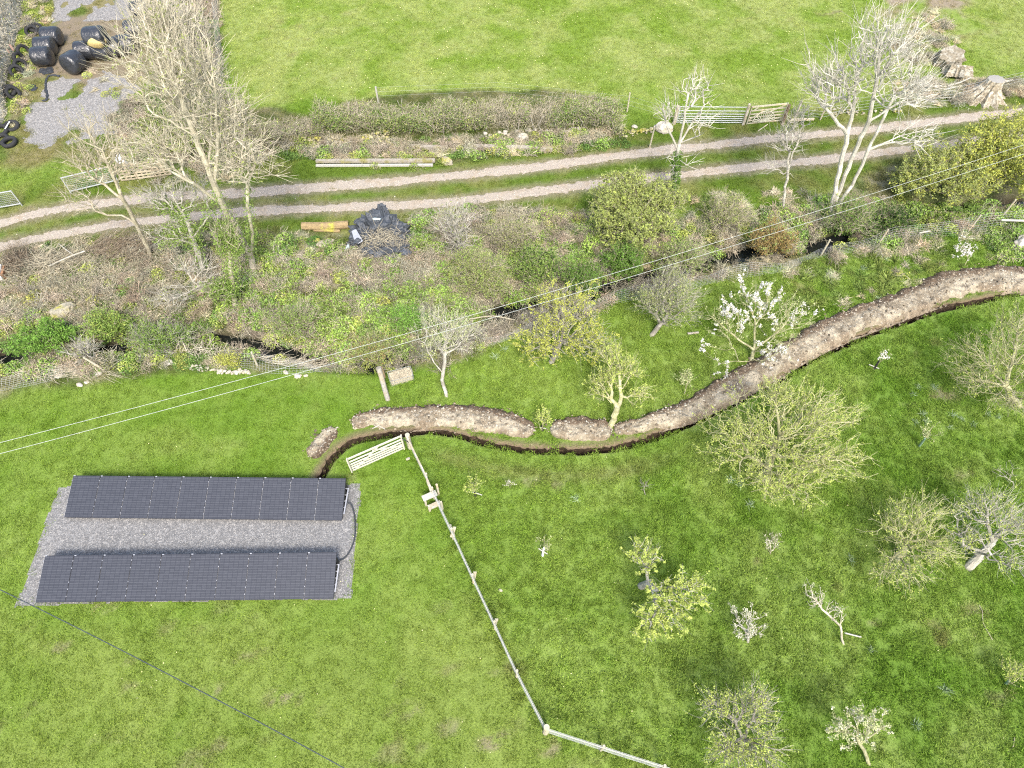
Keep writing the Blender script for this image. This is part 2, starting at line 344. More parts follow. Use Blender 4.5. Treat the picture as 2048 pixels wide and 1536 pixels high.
# ---------------- ground sheet ----------------
def axis(a, b, st_, far, g=1.35):
    m = list(np.arange(a, b + 1e-6, st_)); lo = []; hi = []; d = st_; x = a
    while x > -far: d *= g; x -= d; lo.append(x)
    d = st_; x = m[-1]
    while x < far: d *= g; x += d; hi.append(x)
    return np.array(lo[::-1] + m + hi)
xs = axis(-44, 44, .2, 900); ys = axis(-1, 58, .2, 900)
gx, gy = np.meshgrid(xs, ys); gz = hfun(gx, gy)
cxm = (gx[:-1, :-1] + gx[1:, 1:]) / 2; cym = (gy[:-1, :-1] + gy[1:, 1:]) / 2
near = (cxm > -9) & (cxm < 40) & (cym > 10) & (cym < 40)
dm = np.full(cxm.shape, 9.0); dm[near] = dline(cxm[near], cym[near], TRENCH[::3])[0]
mb = MB(); mb.grid(np.stack([gx, gy, gz], -1), r=.5, keep=dm > .36)
def soilmat(name, attr): return mat(name, None, attr=attr, rough=.95, var=.35, scale=14, spec=.1, bump=.02, bscale=30, rnd=0)
M_ground = soilmat("turf", "gcol")
gcolv = gcol(gx.ravel(), gy.ravel())
ground = mb.build("ground", M_ground, col=gcolv * .72, smooth=True); tag(ground, kind="structure")

# ---------------- trench ----------------
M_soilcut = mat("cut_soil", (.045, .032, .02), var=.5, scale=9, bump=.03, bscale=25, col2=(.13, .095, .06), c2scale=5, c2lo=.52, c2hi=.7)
def strip(line, offs, zf, seed=1, jit=None):
    t = np.gradient(line, axis=0); t /= np.linalg.norm(t, axis=1)[:, None]; n = np.stack([-t[:, 1], t[:, 0]], 1)
    rg = np.random.default_rng(seed); V = np.zeros((len(line), len(offs), 3))
    for k, o in enumerate(offs):
        j = (jit[k] if jit is not None else 0) * (rg.normal(size=len(line)) * .5 + 1.6 * (vn(np.arange(len(line)) * .13, 0 * line[:, 0], .5, seed + k) - .5))
        q = line + n * (o + j)[:, None]
        V[:, k, :2] = q; V[:, k, 2] = zf(q[:, 0], q[:, 1], k)
    return V
offs = [-.62, -.4, -.24, -.17, -.15, -.1, .1, .15, .19, .28, .45, .62]
zz = [.012, .014, .02, .0, -.45, -.95, -.95, -.5, -.06, .035, .02, .012]
jj = [0, 0, .02, .03, .03, .02, .02, .05, .06, .04, .02, 0]
V = strip(TRENCH, offs, lambda x, y, k: hfun(x, y) + zz[k], 7, jj)
mt = MB()
cc = gcol(V[..., 0].ravel(), V[..., 1].ravel()).reshape(V.shape) * .72
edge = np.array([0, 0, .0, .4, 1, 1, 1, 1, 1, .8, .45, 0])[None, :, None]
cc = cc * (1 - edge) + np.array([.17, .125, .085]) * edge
nr, nc = V.shape[:2]
i_ = np.arange(nr - 1)[:, None] * nc + np.arange(nc - 1)[None]
ff = np.stack([i_, i_ + 1, i_ + nc + 1, i_ + nc], -1)
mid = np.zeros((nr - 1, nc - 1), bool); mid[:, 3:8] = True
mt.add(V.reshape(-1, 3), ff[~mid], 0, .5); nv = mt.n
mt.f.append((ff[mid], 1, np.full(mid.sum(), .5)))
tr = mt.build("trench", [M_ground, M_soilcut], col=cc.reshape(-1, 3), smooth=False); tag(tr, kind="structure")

# ---------------- stream ----------------
M_water = mat("dark_water", (.012, .014, .013), rough=.06, var=.3, spec=.5, bump=.004, bscale=3, rnd=0)
V = strip(STREAM, [-.8, 0, .8], lambda x, y, k: 0 * x - .78, 1)
w_ = MB(); w_.grid(V, r=.5); tag(w_.build("stream_water", M_water, smooth=True), kind="structure")

# ---------------- track ruts and gravel ----------------
M_rut = mat("pale_track_stone", (.36, .315, .26), stones=(14, .18, (.55, .50, .43)), var=.3, scale=16, rough=.95, spec=.1, bump=.015, bscale=35, col2=(.34, .28, .21), c2scale=1.1, c2lo=.52, c2hi=.68, rnd=0)
rt = MB()
for L_, sd0, wd0 in ((RUTN, 11, .36), (RUTS, 12, .34)):
    n_ = len(L_); wv = wd0 * (1 + .35 * (vn(np.arange(n_), 0 * L_[:, 0], 25, sd0) - .5))
    t = np.gradient(L_, axis=0); t /= np.linalg.norm(t, axis=1)[:, None]; nm = np.stack([-t[:, 1], t[:, 0]], 1); rg = np.random.default_rng(sd0)
    V = np.zeros((n_, 7, 3))
    for k, o in enumerate((-1, -.75, -.4, 0, .4, .75, 1)):
        j = (.04 * rg.normal(size=n_) + .12 * (vn(np.arange(n_), 0 * L_[:, 0], 4, sd0 + k + 3) - .5)) * (abs(o) == 1)
        q = L_ + nm * (o * wv + j)[:, None]; V[:, k, :2] = q
        V[:, k, 2] = hfun(q[:, 0], q[:, 1]) + (.008 if abs(o) == 1 else .014)
    rt.grid(V, r=.5)
tag(rt.build("dirt_track", M_rut, smooth=True), kind="structure")

def patch(name, poly, m, step, jit, seed, lift=.008, hole=None):
    poly = np.asarray(poly); x0, y0 = poly.min(0); x1, y1 = poly.max(0)
    X, Y = np.meshgrid(np.arange(x0 - .3, x1 + .3, step), np.arange(y0 - .3, y1 + .3, step))
    cx, cy = (X[:-1, :-1] + step / 2), (Y[:-1, :-1] + step / 2)
    wx = cx + jit * (fbm(cx, cy, .8, seed) - .5) * 2; wy = cy + jit * (fbm(cx, cy, .8, seed + 5) - .5) * 2
    k = inpoly(wx, wy, poly)
    if hole is not None: k &= hole(cx, cy)
    b = MB(); b.grid(np.stack([X, Y, hfun(X, Y) + lift], -1), r=.5, keep=k)
    return tag(b.build(name, m, smooth=True), kind="structure")
def gravelmat(name, c1, c2, c3, vs):
    m = mat(name, c1, var=.25, scale=5, rough=.95, spec=.15, bump=.02, bscale=60, rnd=0)
    t = m.node_tree; N = t.nodes; L = t.links; pb = N["Principled BSDF"]
    vo = N.new("ShaderNodeTexVoronoi"); vo.inputs["Scale"].default_value = vs; vo.voronoi_dimensions = '3D'
    ge = N.new("ShaderNodeNewGeometry"); L.new(ge.outputs["Position"], vo.inputs["Vector"])
    se = N.new("ShaderNodeSeparateColor"); L.new(vo.outputs["Color"], se.inputs[0])
    cr = N.new("ShaderNodeValToRGB"); cr.color_ramp.elements[0].color = (*c2, 1); cr.color_ramp.elements[1].color = (*c3, 1)
    cr.color_ramp.elements[1].position = .97; e = cr.color_ramp.elements.new(.5); e.color = (*c1, 1); e = cr.color_ramp.elements.new(.85); e.color = tuple(1.35 * q for q in c1) + (1,)
    L.new(se.outputs[0], cr.inputs[0]); hs = [n for n in N if n.bl_idname == "ShaderNodeHueSaturation"][0]
    L.new(cr.outputs[0], hs.inputs["Color"]); return m
M_gravel = gravelmat("grey_gravel", (.205, .202, .198), (.155, .155, .155), (.36, .35, .33), 26)
M_gravel2 = gravelmat("yard_gravel", (.235, .228, .218), (.185, .18, .172), (.36, .35, .335), 20)
BED = P_([(119, 976), (180, 972), (420, 974), (640, 970), (722, 967), (712, 1080), (704, 1200), (640, 1199), (400, 1201), (200, 1206), (30, 1214), (48, 1175), (72, 1100), (98, 1030)])
patch("gravel_bed", BED, M_gravel, .07, .07, 71, lift=.010)
Y1 = P_([(75, 195), (90, 165), (130, 150), (210, 140), (285, 175), (262, 215), (255, 262), (170, 278), (95, 296), (52, 288), (48, 240), (60, 210)])
Y2 = P_([(103, 46), (108, 20), (112, -40), (120, -120), (290, -120), (300, 10), (262, 38), (190, 44), (140, 40)])
holeY = lambda x, y: fbm(x, y, 1.6, 77) < .70 - .14 * (y > G(0, 205)[1])
patch("gravel_yard", Y1, M_gravel2, .1, .35, 72, hole=holeY); patch("gravel_yard", Y2, M_gravel2, .1, .3, 73, hole=holeY)

# ---------------- spoil heaps ----------------
M_spoil = mat("spoil", None, attr="gcol", rough=.95, var=.45, scale=7, spec=.1, bump=.05, bscale=16, rnd=0, stones=(11, .20, (.40, .36, .28)))
HEAPS = []
def heap(pts, hws, hgt, seed, label):
    L_ = smooth_line(GL(pts)[:, :2], .05); n_ = len(L_)
    hw = np.interp(np.linspace(0, 1, n_), np.linspace(0, 1, len(hws)), hws)
    arc = np.concatenate([[0], np.cumsum(np.linalg.norm(np.diff(L_, axis=0), axis=1))]); T_ = arc[-1]
    t = np.gradient(L_, axis=0); t /= np.linalg.norm(t, axis=1)[:, None]; nm = np.stack([-t[:, 1], t[:, 0]], 1)
    oo = np.linspace(-1.15, 1.15, 33); V = np.zeros((n_, 33, 3)); C0 = np.zeros((n_, 33, 3))
    endf = np.sqrt(np.clip(1 - (1 - np.clip(np.minimum(arc, T_ - arc) / (hw * .8), 0, 1)) ** 2, 0, 1))
    for k, o in enumerate(oo):
        q = L_ + nm * (o * hw * (.25 + .75 * endf))[:, None]; x, y = q[:, 0], q[:, 1]
        e = np.clip(abs(o) + .55 * (fbm(x, y, .45, seed) - .5) + .4 * (fbm(x, y, 1.6, seed + 2) - .5), 0, 2)
        prof = np.clip(1.15 * (1 - e ** 2.6), -.15, .8) * (.25 + .75 * endf)
        z = hgt * prof * (.75 + .5 * fbm(x, y, 1.2, seed + 4)) + .20 * (fbm(x, y, .38, seed + 6, 3) - .5) + .07 * (vn(x, y, .10, seed + 7) - .5) - .03 * (abs(o) > .95)
        V[:, k] = np.stack([x, y, hfun(x, y) + z - .02], 1)
        n3 = fbm(x, y, .45, seed + 9)
        c = mix(C_(.21, .175, .125) * np.ones((n_, 3)), C_(.38, .335, .25) * np.ones((n_, 3)), sst(.3, .7, n3))
        c = mix(c, C_(.11, .08, .055), sst(.10, .45, o + .7 * (n3 - .5)) * .95)          # topsoil thrown to the far side
        c = mix(c, C_(.22, .165, .115), sst(-.6, -1.0, o + .6 * (n3 - .5)) * .5)
        C0[:, k] = c
    b = MB(); b.grid(V, r=.5); o_ = b.build("soil_heap", M_spoil, col=C0.reshape(-1, 3), smooth=True)
    HEAPS.append(V); return tag(o_, label, "soil heap", "heaps of dug soil along the trench")
heap([(672, 858), (648, 880), (622, 915)], [.36, .5, .4], .28, 101, "short oval heap of pale soil between the solar panels and the long heaps")
heap([(704, 850), (740, 838), (820, 834), (900, 832), (980, 840), (1030, 852), (1068, 864)], [.3, .55, .62, .62, .66, .6, .4], .34, 102, "curved heap of stony soil above the white wooden orchard gate")
heap([(1100, 858), (1160, 860), (1222, 862)], [.45, .66, .5], .32, 103, "rounded heap of soil just left of the gnarled tree by the trench")
heap([(1228, 862), (1300, 845), (1380, 818), (1450, 782), (1520, 742), (1600, 694), (1700, 646), (1800, 610), (1900, 572), (1980, 558), (2080, 556), (2300, 520)], [.35, .55, .66, .7, .75, .78, .8, .85, .9, .9, .9, .9], .38, 104, "very long bank of dug soil running along the trench to the right edge")
# loose stones on the heaps, ruts and gravel
rg = np.random.default_rng(5)
M_peb = mat("pale_stone", (.36, .33, .27), var=.3, scale=3, rnd=.4)
pb_ = MB(); v0, f0 = ICO[1]
def pebbles(C, smin, smax, b=None):
    b = b or pb_; n = len(C); s_ = smin + (smax - smin) * rg.uniform(0, 1, n) ** 3
    v = C[:, None] + v0[None] * (s_[:, None] * rg.uniform(.6, 1.2, (n, 3)))[:, None, :] * np.array([1, 1, .6])
    f = (np.arange(n)[:, None, None] * len(v0) + f0[None]).reshape(-1, 3)
    b.add(v.reshape(-1, 3), f, 0, np.repeat(rg.uniform(0, 1, n), len(f0)))
for V in HEAPS:
    n_ = int(V.shape[0] * 4); i = rg.integers(0, V.shape[0], n_); k = np.clip((rg.normal(16, 6.5, n_)), 0, 32).astype(int)
    pebbles(V[i, k] + rg.normal(size=(n_, 3)) * [.04, .04, .0], .010, .065)
cl_ = MB()
for V in HEAPS:
    n_ = int(V.shape[0] * 2.6); i = rg.integers(0, V.shape[0], n_); k = np.clip(rg.normal(16, 10.5, n_), 0, 32).astype(int)
    q = V[i, k] + rg.normal(size=(n_, 3)) * [.10, .10, .0]; q[:, 2] = np.maximum(q[:, 2], hfun(q[:, 0], q[:, 1])); pebbles(q, .02, .085, cl_)
M_clod = mat("soil_clods", (.215, .175, .125), var=.4, scale=5, bump=.02, rnd=.55)
tag(cl_.build("soil_clods", M_clod), kind="stuff", label="clods of earth spilt over and around the heaps of dug soil", cat="soil")
tag(pb_.build("loose_stones", M_peb), kind="stuff", label="loose pale stones scattered over the heaps of dug soil", cat="stones")
pr_ = MB()
for L_ in (RUTN, RUTS):
    n_ = 2200; i = rg.integers(0, len(L_), n_); q = L_[i] + rg.normal(size=(n_, 2)) * .3
    pebbles(np.stack([q[:, 0], q[:, 1], hfun(q[:, 0], q[:, 1]) + .015], 1), .012, .05, pr_)
tag(pr_.build("track_stones", M_peb), kind="stuff", label="small pale stones strewn along the wheel ruts of the track", cat="stones")
# ---------------- scattering (only for what nobody could count) ----------------
def protos(name, objs):
    c = bpy.data.collections.new(name)
    for o in objs:
        S.collection.objects.unlink(o); c.objects.link(o)
    return c
def scatter(name, coll, nidx, pos, rot, scl, idx, col, label, cat):
    me = bpy.data.meshes.new(name); n = len(pos)
    me.vertices.add(n); me.vertices.foreach_set("co", pos.astype(np.float32).ravel())
    def at(nm, ty, key, arr): a = me.attributes.new(nm, ty, 'POINT'); a.data.foreach_set(key, arr)
    at("rotv", 'FLOAT_VECTOR', "vector", rot.astype(np.float32).ravel()); at("scl", 'FLOAT_VECTOR', "vector", scl.astype(np.float32).ravel())
    at("idx", 'INT', "value", idx.astype(np.int32)); at("tint", 'FLOAT_COLOR', "color", np.concatenate([col, np.ones((n, 1))], 1).astype(np.float32).ravel())
    o = bpy.data.objects.new(name, me); S.collection.objects.link(o)
    ng = bpy.data.node_groups.new(name, 'GeometryNodeTree'); ng.interface.new_socket("Geometry", in_out='INPUT', socket_type='NodeSocketGeometry'); ng.interface.new_socket("Geometry", in_out='OUTPUT', socket_type='NodeSocketGeometry')
    N = ng.nodes; L = ng.links; gi = N.new("NodeGroupInput"); go = N.new("NodeGroupOutput"); ip = N.new("GeometryNodeInstanceOnPoints"); ci = N.new("GeometryNodeCollectionInfo")
    ci.inputs[0].default_value = coll; ci.inputs["Separate Children"].default_value = True; ci.inputs["Reset Children"].default_value = True
    def na(nm, ty): a = N.new("GeometryNodeInputNamedAttribute"); a.data_type = ty; a.inputs[0].default_value = nm; return a.outputs[0]
    er = N.new("FunctionNodeEulerToRotation"); L.new(na("rotv", 'FLOAT_VECTOR'), er.inputs[0])
    L.new(gi.outputs[0], ip.inputs["Points"]); L.new(ci.outputs[0], ip.inputs["Instance"]); ip.inputs["Pick Instance"].default_value = True
    L.new(na("idx", 'INT'), ip.inputs["Instance Index"]); L.new(er.outputs[0], ip.inputs["Rotation"]); L.new(na("scl", 'FLOAT_VECTOR'), ip.inputs["Scale"])
    L.new(ip.outputs[0], go.inputs[0]); md = o.modifiers.new("scatter", 'NODES'); md.node_group = ng
    return tag(o, label, cat, kind="stuff")

# ---------------- grass ----------------
M_blade = mat("grass_blades", (1.16, 1.14, 1.0), inst="tint", rough=.9, var=.12, scale=2, transl=.32, rnd=.38, detail=2)
def tuftproto(i, n, rad, L, w, lean):
    r_ = np.random.default_rng(200 + i); a = r_.uniform(0, 2 * np.pi, n); d = rad * np.sqrt(r_.uniform(0, 1, n))
    # blades gather into little clumps
    k = 9; ca = r_.uniform(0, 2 * np.pi, k); cd = rad * np.sqrt(r_.uniform(0, 1, k)); ci = r_.integers(0, k, n)
    X = .55 * (np.cos(ca) * cd)[ci] + .45 * np.cos(a) * d + r_.normal(size=n) * .02; Y = .55 * (np.sin(ca) * cd)[ci] + .45 * np.sin(a) * d + r_.normal(size=n) * .02
    b = MB(); b.blades(np.stack([X * 1.2, Y * 1.2, np.full(n, -.01)], 1), L * (.7 + .6 * r_.uniform(0, 1, k)[ci]), w, r_, lean, r=np.clip(r_.uniform(0, 1, k)[ci] * .5 + r_.uniform(0, .5, n), 0, 1))
    return b.build("grass_tuft_%s" % "abcdefghij"[i], M_blade)
gp = [tuftproto(i, 90, .30, .075, .016, 1.15) for i in range(5)] + [tuftproto(5 + i, 80, .26, .16, .017, 1.15) for i in range(5)]
gc = protos("grass_tufts", gp)
rg = np.random.default_rng(77)
STEP = .26
ys_ = np.arange(1.6, 55, STEP); pts = []
for y in ys_:
    d = y * st + HC * ct; hwid = 1024 / FPX * d + .6
    x = np.arange(-hwid, hwid, STEP) + rg.uniform(-.5, .5) * STEP; pts.append(np.stack([x, np.full(len(x), y)], 1))
pts = np.concatenate(pts); pts += rg.uniform(-.5, .5, pts.shape) * STEP
x, y = pts[:, 0], pts[:, 1]
keep = ~inpoly(x, y, BED) | (dline(x, y, BED, True)[0] < .06)
for poly in (Y1, Y2): keep &= ~(inpoly(x, y, poly) & (fbm(x, y, 1.6, 77) < .63))
keep &= ~(inpoly(x, y, MUD) & (rg.uniform(0, 1, len(x)) < .85)) & ~(inpoly(x, y, MOUNDPATCH) & (rg.uniform(0, 1, len(x)) < .6))
tn = vn(x, y, .5, 12)
for L_, w0 in ((RUTN, .37), (RUTS, .35)): keep &= dline(x, y, L_)[0] > w0 * (.55 + .8 * vn(x, y, .35, 13))
dT_, _, sT_ = dline(x, y, TRENCH); keep &= dT_ > np.where(sT_ < 0, .2, .38)
keep &= dline(x, y, STREAM)[0] > .9
for V in HEAPS:
    e = np.vstack([V[::6, 4, :2], V[::-6, 28, :2]]); keep &= ~inpoly(x, y, e)
keep &= ~(inpoly(x, y, SCRUB) & (rg.uniform(0, 1, len(x)) < .5))
wear = np.zeros(len(x))
for (qx, qy, r, k) in WORN:
    q = G(qx, qy); wear = np.maximum(wear, k * sst(r, r * .4, np.hypot(x - q[0], (y - q[1]) * 1.3)))
keep &= rg.uniform(0, 1, len(x)) > wear * .75
pts = pts[keep]; x, y = pts[:, 0], pts[:, 1]; n = len(x)
orch = soft(x, y, ORCH, .3); up_ = inpoly(x, y, UPPER); scr = inpoly(x, y, SCRUB)
dtk = np.minimum(dline(x, y, RUTN)[0], dline(x, y, RUTS)[0])
tall = np.where(rg.uniform(0, 1, n) < orch * .9 + .8 * scr, 1, 0)
dF = dline(x, y, FENCE)[0]; tall = np.where(dF < .35, 1, tall)
s_ = (.8 + .5 * fbm(x, y, 1.5, 19)) * rg.uniform(.8, 1.2, n) * np.where(up_, .95, 1)
s_ *= np.where((dtk < .9), .7, 1)
col = gcol(x, y); gn = col[:, 1] / (col[:, 0] + 1e-3)
col = mix(col, C_(.20, .26, .05) * np.ones((n, 3)), .25 * (gn < 1.1))
col *= rg.uniform(.82, 1.2, n)[:, None]
idx = rg.integers(0, 5, n) + 5 * tall
scatter("grass", gc, 10, np.stack([x, y, hfun(x, y)], 1), np.stack([rg.normal(0, .08, n), rg.normal(0, .08, n), rg.uniform(0, 6.28, n)], 1),
        np.stack([s_, s_, s_ * rg.uniform(.7, 1.3, n)], 1), idx, col, "short green turf covering the lawn, orchard and upper field", "grass")
# wild flowers in the upper field and lawn
fl = MB(); n = 1500; q = np.array([G(a, b) for a, b in zip(rg.uniform(450, 2048, n), rg.uniform(-5, 210, n))]); q = q[inpoly(q[:, 0], q[:, 1], UPPER)]
q = q[vn(q[:, 0], q[:, 1], 4, 9) > .35]; q[:, 2] = hfun(q[:, 0], q[:, 1]) + .09; fl.leaves(q, .028, rg, 0, up=2.5, asp=1)
n = 170; q = np.array([G(a, b) for a, b in zip(rg.uniform(0, 2048, n), rg.uniform(800, 1536, n))]); q[:, 2] = .09; fl.leaves(q, .018, rg, 0, up=2.5, asp=1)
M_flower = mat("petals", (.75, .72, .36), var=.1, rnd=.2); tag(fl.build("wild_flowers", M_flower), "tiny white and yellow flowers dotted over the upper field", "flowers", kind="stuff")

# ---------------- solar panels ----------------
PW, PLN = 1.128, 1.752; TILT = math.radians(15)
def panelmat():
    m = bpy.data.materials.new("solar_cells"); m.use_nodes = True; t = m.node_tree; N = t.nodes; L = t.links; pb = N["Principled BSDF"]
    tc = N.new("ShaderNodeTexCoord"); sx = N.new("ShaderNodeSeparateXYZ"); L.new(tc.outputs["Object"], sx.inputs[0])
    def line(sock, period, w):
        a = N.new("ShaderNodeMath"); a.operation = 'MULTIPLY'; a.inputs[1].default_value = 1 / period; L.new(sock, a.inputs[0])
        b = N.new("ShaderNodeMath"); b.operation = 'FRACT'; L.new(a.outputs[0], b.inputs[0])
        c = N.new("ShaderNodeMath"); c.operation = 'LESS_THAN'; c.inputs[1].default_value = w; L.new(b.outputs[0], c.inputs[0]); return c.outputs[0]
    c1 = line(sx.outputs[0], PW / 6, .055); c2 = line(sx.outputs[1], PLN / 18, .16)
    no = N.new("ShaderNodeTexNoise"); no.inputs["Scale"].default_value = 5; no.inputs["Detail"].default_value = 5; L.new(tc.outputs["Object"], no.inputs["Vector"])
    wh = N.new("ShaderNodeTexWhiteNoise"); sn = N.new("ShaderNodeVectorMath"); sn.operation = 'SNAP'; sn.inputs[1].default_value = (PW / 6, PLN / 18, 1); L.new(tc.outputs["Object"], sn.inputs[0])
    oi = N.new("ShaderNodeObjectInfo"); ad = N.new("ShaderNodeVectorMath"); ad.operation = 'ADD'; L.new(sn.outputs[0], ad.inputs[0]); L.new(oi.outputs["Location"], ad.inputs[1]); L.new(ad.outputs[0], wh.inputs[0])
    m1 = N.new("ShaderNodeMix"); m1.data_type = 'RGBA'; m1.inputs[6].default_value = (.036, .040, .052, 1); m1.inputs[7].default_value = (.056, .061, .076, 1)
    mm = N.new("ShaderNodeMath"); mm.operation = 'MULTIPLY'; L.new(no.outputs[0], mm.inputs[0]); L.new(wh.outputs[0], mm.inputs[1]); L.new(mm.outputs[0], m1.inputs[0])
    m2 = N.new("ShaderNodeMix"); m2.data_type = 'RGBA'; L.new(c2, m2.inputs[0]); L.new(m1.outputs[2], m2.inputs[6]); m2.inputs[7].default_value = (.078, .083, .098, 1)
    m3 = N.new("ShaderNodeMix"); m3.data_type = 'RGBA'; L.new(c1, m3.inputs[0]); L.new(m2.outputs[2], m3.inputs[6]); m3.inputs[7].default_value = (.018, .020, .034, 1)
    L.new(m3.outputs[2], pb.inputs["Base Color"]); pb.inputs["Roughness"].default_value = .5; pb.inputs["Specular IOR Level"].default_value = .35
    return m
M_cells = panelmat()
M_frame = mat("dark_aluminium", (.05, .052, .06), var=.1, metal=.6, rough=.4, rnd=0); M_alu = mat("bare_aluminium", (.42, .43, .45), var=.1, metal=.5, rough=.4, rnd=0)
M_tub = mat("black_plastic_tub", (.022, .023, .024), var=.2, rough=.5, rnd=0)
def make_panel():
    r = thing("solar_panel", "", "solar panel", (0, 0, 0), "solar panels mounted in two rows on grey gravel")
    R = rotx(TILT); z0 = .17
    def T(v): return R @ np.asarray(v, float) + np.array([0, 0, z0])
    b = MB(); b.box((0, 0, 0), (PW - .03, PLN - .03, .006)); g = b.build("glass", M_cells, r, local=True); g.rotation_euler = (TILT, 0, 0); g.location = T((0, PLN / 2, .036))
    b = MB()
    for sx_ in (-1, 1): b.box(T((sx_ * (PW / 2 - .0085), PLN / 2, .02)), (.017, PLN, .036), R)
    for sy_ in (0, 1): b.box(T((0, .0085 + sy_ * (PLN - .017), .0203)), (PW - .034, .017, .036), R)
    b.build("frame", M_frame, r, local=True)
    # ballast tub: a wedge shaped plastic console, ribbed along its sides
    b = MB(); w = .52; yb, yf = PLN * math.cos(TILT) - .12, .30
    zt = lambda yy: z0 + yy * math.tan(TILT) - .03
    v = [(-w, yf, .02), (w, yf, .02), (w, yb, .02), (-w, yb, .02), (-w * .96, yf, zt(yf)), (w * .96, yf, zt(yf)), (w * .96, yb, zt(yb)), (-w * .96, yb, zt(yb))]
    b.add(v, [[0, 3, 2, 1], [0, 1, 5, 4], [2, 3, 7, 6], [1, 2, 6, 5], [3, 0, 4, 7]])
    for sx_ in (-1, 1):
        for k in range(5):
            yy = yf + (yb - yf) * (.1 + .2 * k); b.box((sx_ * (w + .02), yy, zt(yy) / 2), (.05, (yb - yf) * .13, zt(yy) - .05))
    b.build("ballast_tub", M_tub, r, local=True)
    for yy, wx in ((PLN - .012, .075),):
        b = MB(); b.box(T((-PW / 2 + .05, yy, .045)), (wx, .035, .012), R); b.build("clip", M_alu, r, local=True)
    b = MB(); b.box(T((-PW / 2 - .0135, PLN / 2 - .05, .012)), (.011, PLN * .96, .014), R)
    for k in (.12, .27, .42, .72, .88): b.box(T((-PW / 2 - .0135, PLN * k, .033)), (.022, .05, .018), R)
    b.build("clamp_rail", M_alu, r, local=True)
    return r
p0 = make_panel(); first = True
ORD = ["first", "second", "third", "fourth", "fifth", "sixth", "seventh", "eighth", "ninth", "tenth"]
zt_ = .17 + PLN * math.sin(TILT) + .04; zb_ = .2
for row, (tl, tr_, bl, br) in enumerate((((145, 951), (691, 956), (130, 1034), (686, 1041)), ((88, 1112), (673, 1104), (73, 1203), (668, 1197)))):
    A = (G(*tl, zt_) + 0); B = G(*tr_, zt_); C = G(*bl, zb_); D = G(*br, zb_)
    print("row", row, "len", np.linalg.norm((B - A)[:2]), "depth", (A - C)[:2], (B - D)[:2])
    L0 = C[:2]; L1 = D[:2]; ang = math.atan2((B - A)[1] + (D - C)[1], (B - A)[0] + (D - C)[0])
    for k in range(10):
        q = p0 if first else copy_tree(p0); first = False
        c = L0 + (L1 - L0) * ((k + .5) / 10); midt = (A[:2] + (B - A)[:2] * ((k + .5) / 10)); cc_ = .5 * (c + midt)
        y0 = cc_ - np.array([-math.sin(ang), math.cos(ang)]) * PLN * math.cos(TILT) / 2
        q.location = (y0[0], y0[1], .0); q.rotation_euler = (0, 0, ang)
        q["label"] = "dark solar panel, %s from the left in the %s row on the gravel" % (ORD[k], ("upper", "lower")[row])
# end rails and cable
def endrail(px0, px1, label):
    a = G(*px0, .42); b = G(*px1, .24); r = MB(); r.beam(a, b, .05, .03)
    for k in range(5):
        q = a + (b - a) * (.02 + .24 * k); r.box(q - [.07, 0, .02], (.12, .035, .03))
    return tag(r.build("support_rail", M_alu), label, "rail")
endrail((697, 976), (688, 1028), "grey metal side rail at the right end of the upper panel row")
endrail((678, 1128), (670, 1184), "grey metal side rail at the right end of the lower panel row")
M_conduit = mat("black_conduit", (.05, .055, .062), var=.2, rough=.5)
cp = smooth_line(np.array([G(694, 1004, .25), G(702, 1010, .12), G(708, 1026, .05), G(710, 1045, .05), G(710, 1068, .05), G(706, 1088, .05), G(696, 1108, .05), G(686, 1118, .08), G(677, 1122, .2)]), .03)
b = MB(); n_ = len(cp); b.tube(cp, .030 + .004 * np.cos(np.arange(n_) * 2.2), 8); tag(b.build("cable_conduit", M_conduit, smooth=True), "black corrugated cable conduit joining the two rows of solar panels", "conduit")

# ---------------- orchard fence ----------------
M_post = mat("weathered_wood", (.40, .35, .26), var=.3, scale=12, bump=.006, rnd=.25, col2=(.52, .49, .42), c2scale=4)
M_grey = mat("silver_wood", (.44, .43, .38), var=.2, scale=14, bump=.004, rnd=.2)
M_wire = mat("galvanised_wire", (.40, .42, .42), var=.15, rough=.5, metal=.2)
M_lich = mat("lichened_wood", (.46, .43, .33), var=.25, scale=10, bump=.006, rnd=.25, col2=(.48, .40, .28), c2scale=3)
def gz1(p): return float(hfun(np.array(p[0]), np.array(p[1])))
fen = thing("stock_fence", "wooden post and wire netting fence running from the white gate down the lawn", "fence", (FENCE[0][0], FENCE[0][1], 0))
for k, (a, p) in enumerate(zip(FENCE_PX, FENCE)):
    b = MB(); r = .11 if k in (0, 7) else .05; h = 1.15 if k in (0, 7) else 1.08
    b.tube([(p[0], p[1], -.1), (p[0] + rg.normal() * .01, p[1], h * .5), (p[0], p[1] + .01, h)], [r, r * .97, r * .93], 9); b.build("post", M_lich, fen)
b = MB()
for (p, q) in zip(FENCE[:-1], FENCE[1:]):
    L = np.linalg.norm(q - p); n_ = max(2, int(L / .15)); sag = lambda t: -.03 * 4 * t * (1 - t)
    for z in (.08, .18, .29, .41, .55, .70, .86):
        t = np.linspace(0, 1, 7); b.tube(np.stack([p[0] + (q[0] - p[0]) * t, p[1] + (q[1] - p[1]) * t, z + sag(t)], 1), .0035, 3, cap=False)
    for k in range(n_ + 1):
        t = k / n_; x, y = p + (q - p) * t; b.tube([(x, y, .08), (x, y, .86 + sag(t))], .003, 3, cap=False)
    for z in (.97, 1.03): b.tube([(p[0], p[1], z), ((p[0] + q[0]) / 2, (p[1] + q[1]) / 2, z - .02), (q[0], q[1], z)], .004, 3, cap=False)
b.build("wire_netting", M_wire, fen)
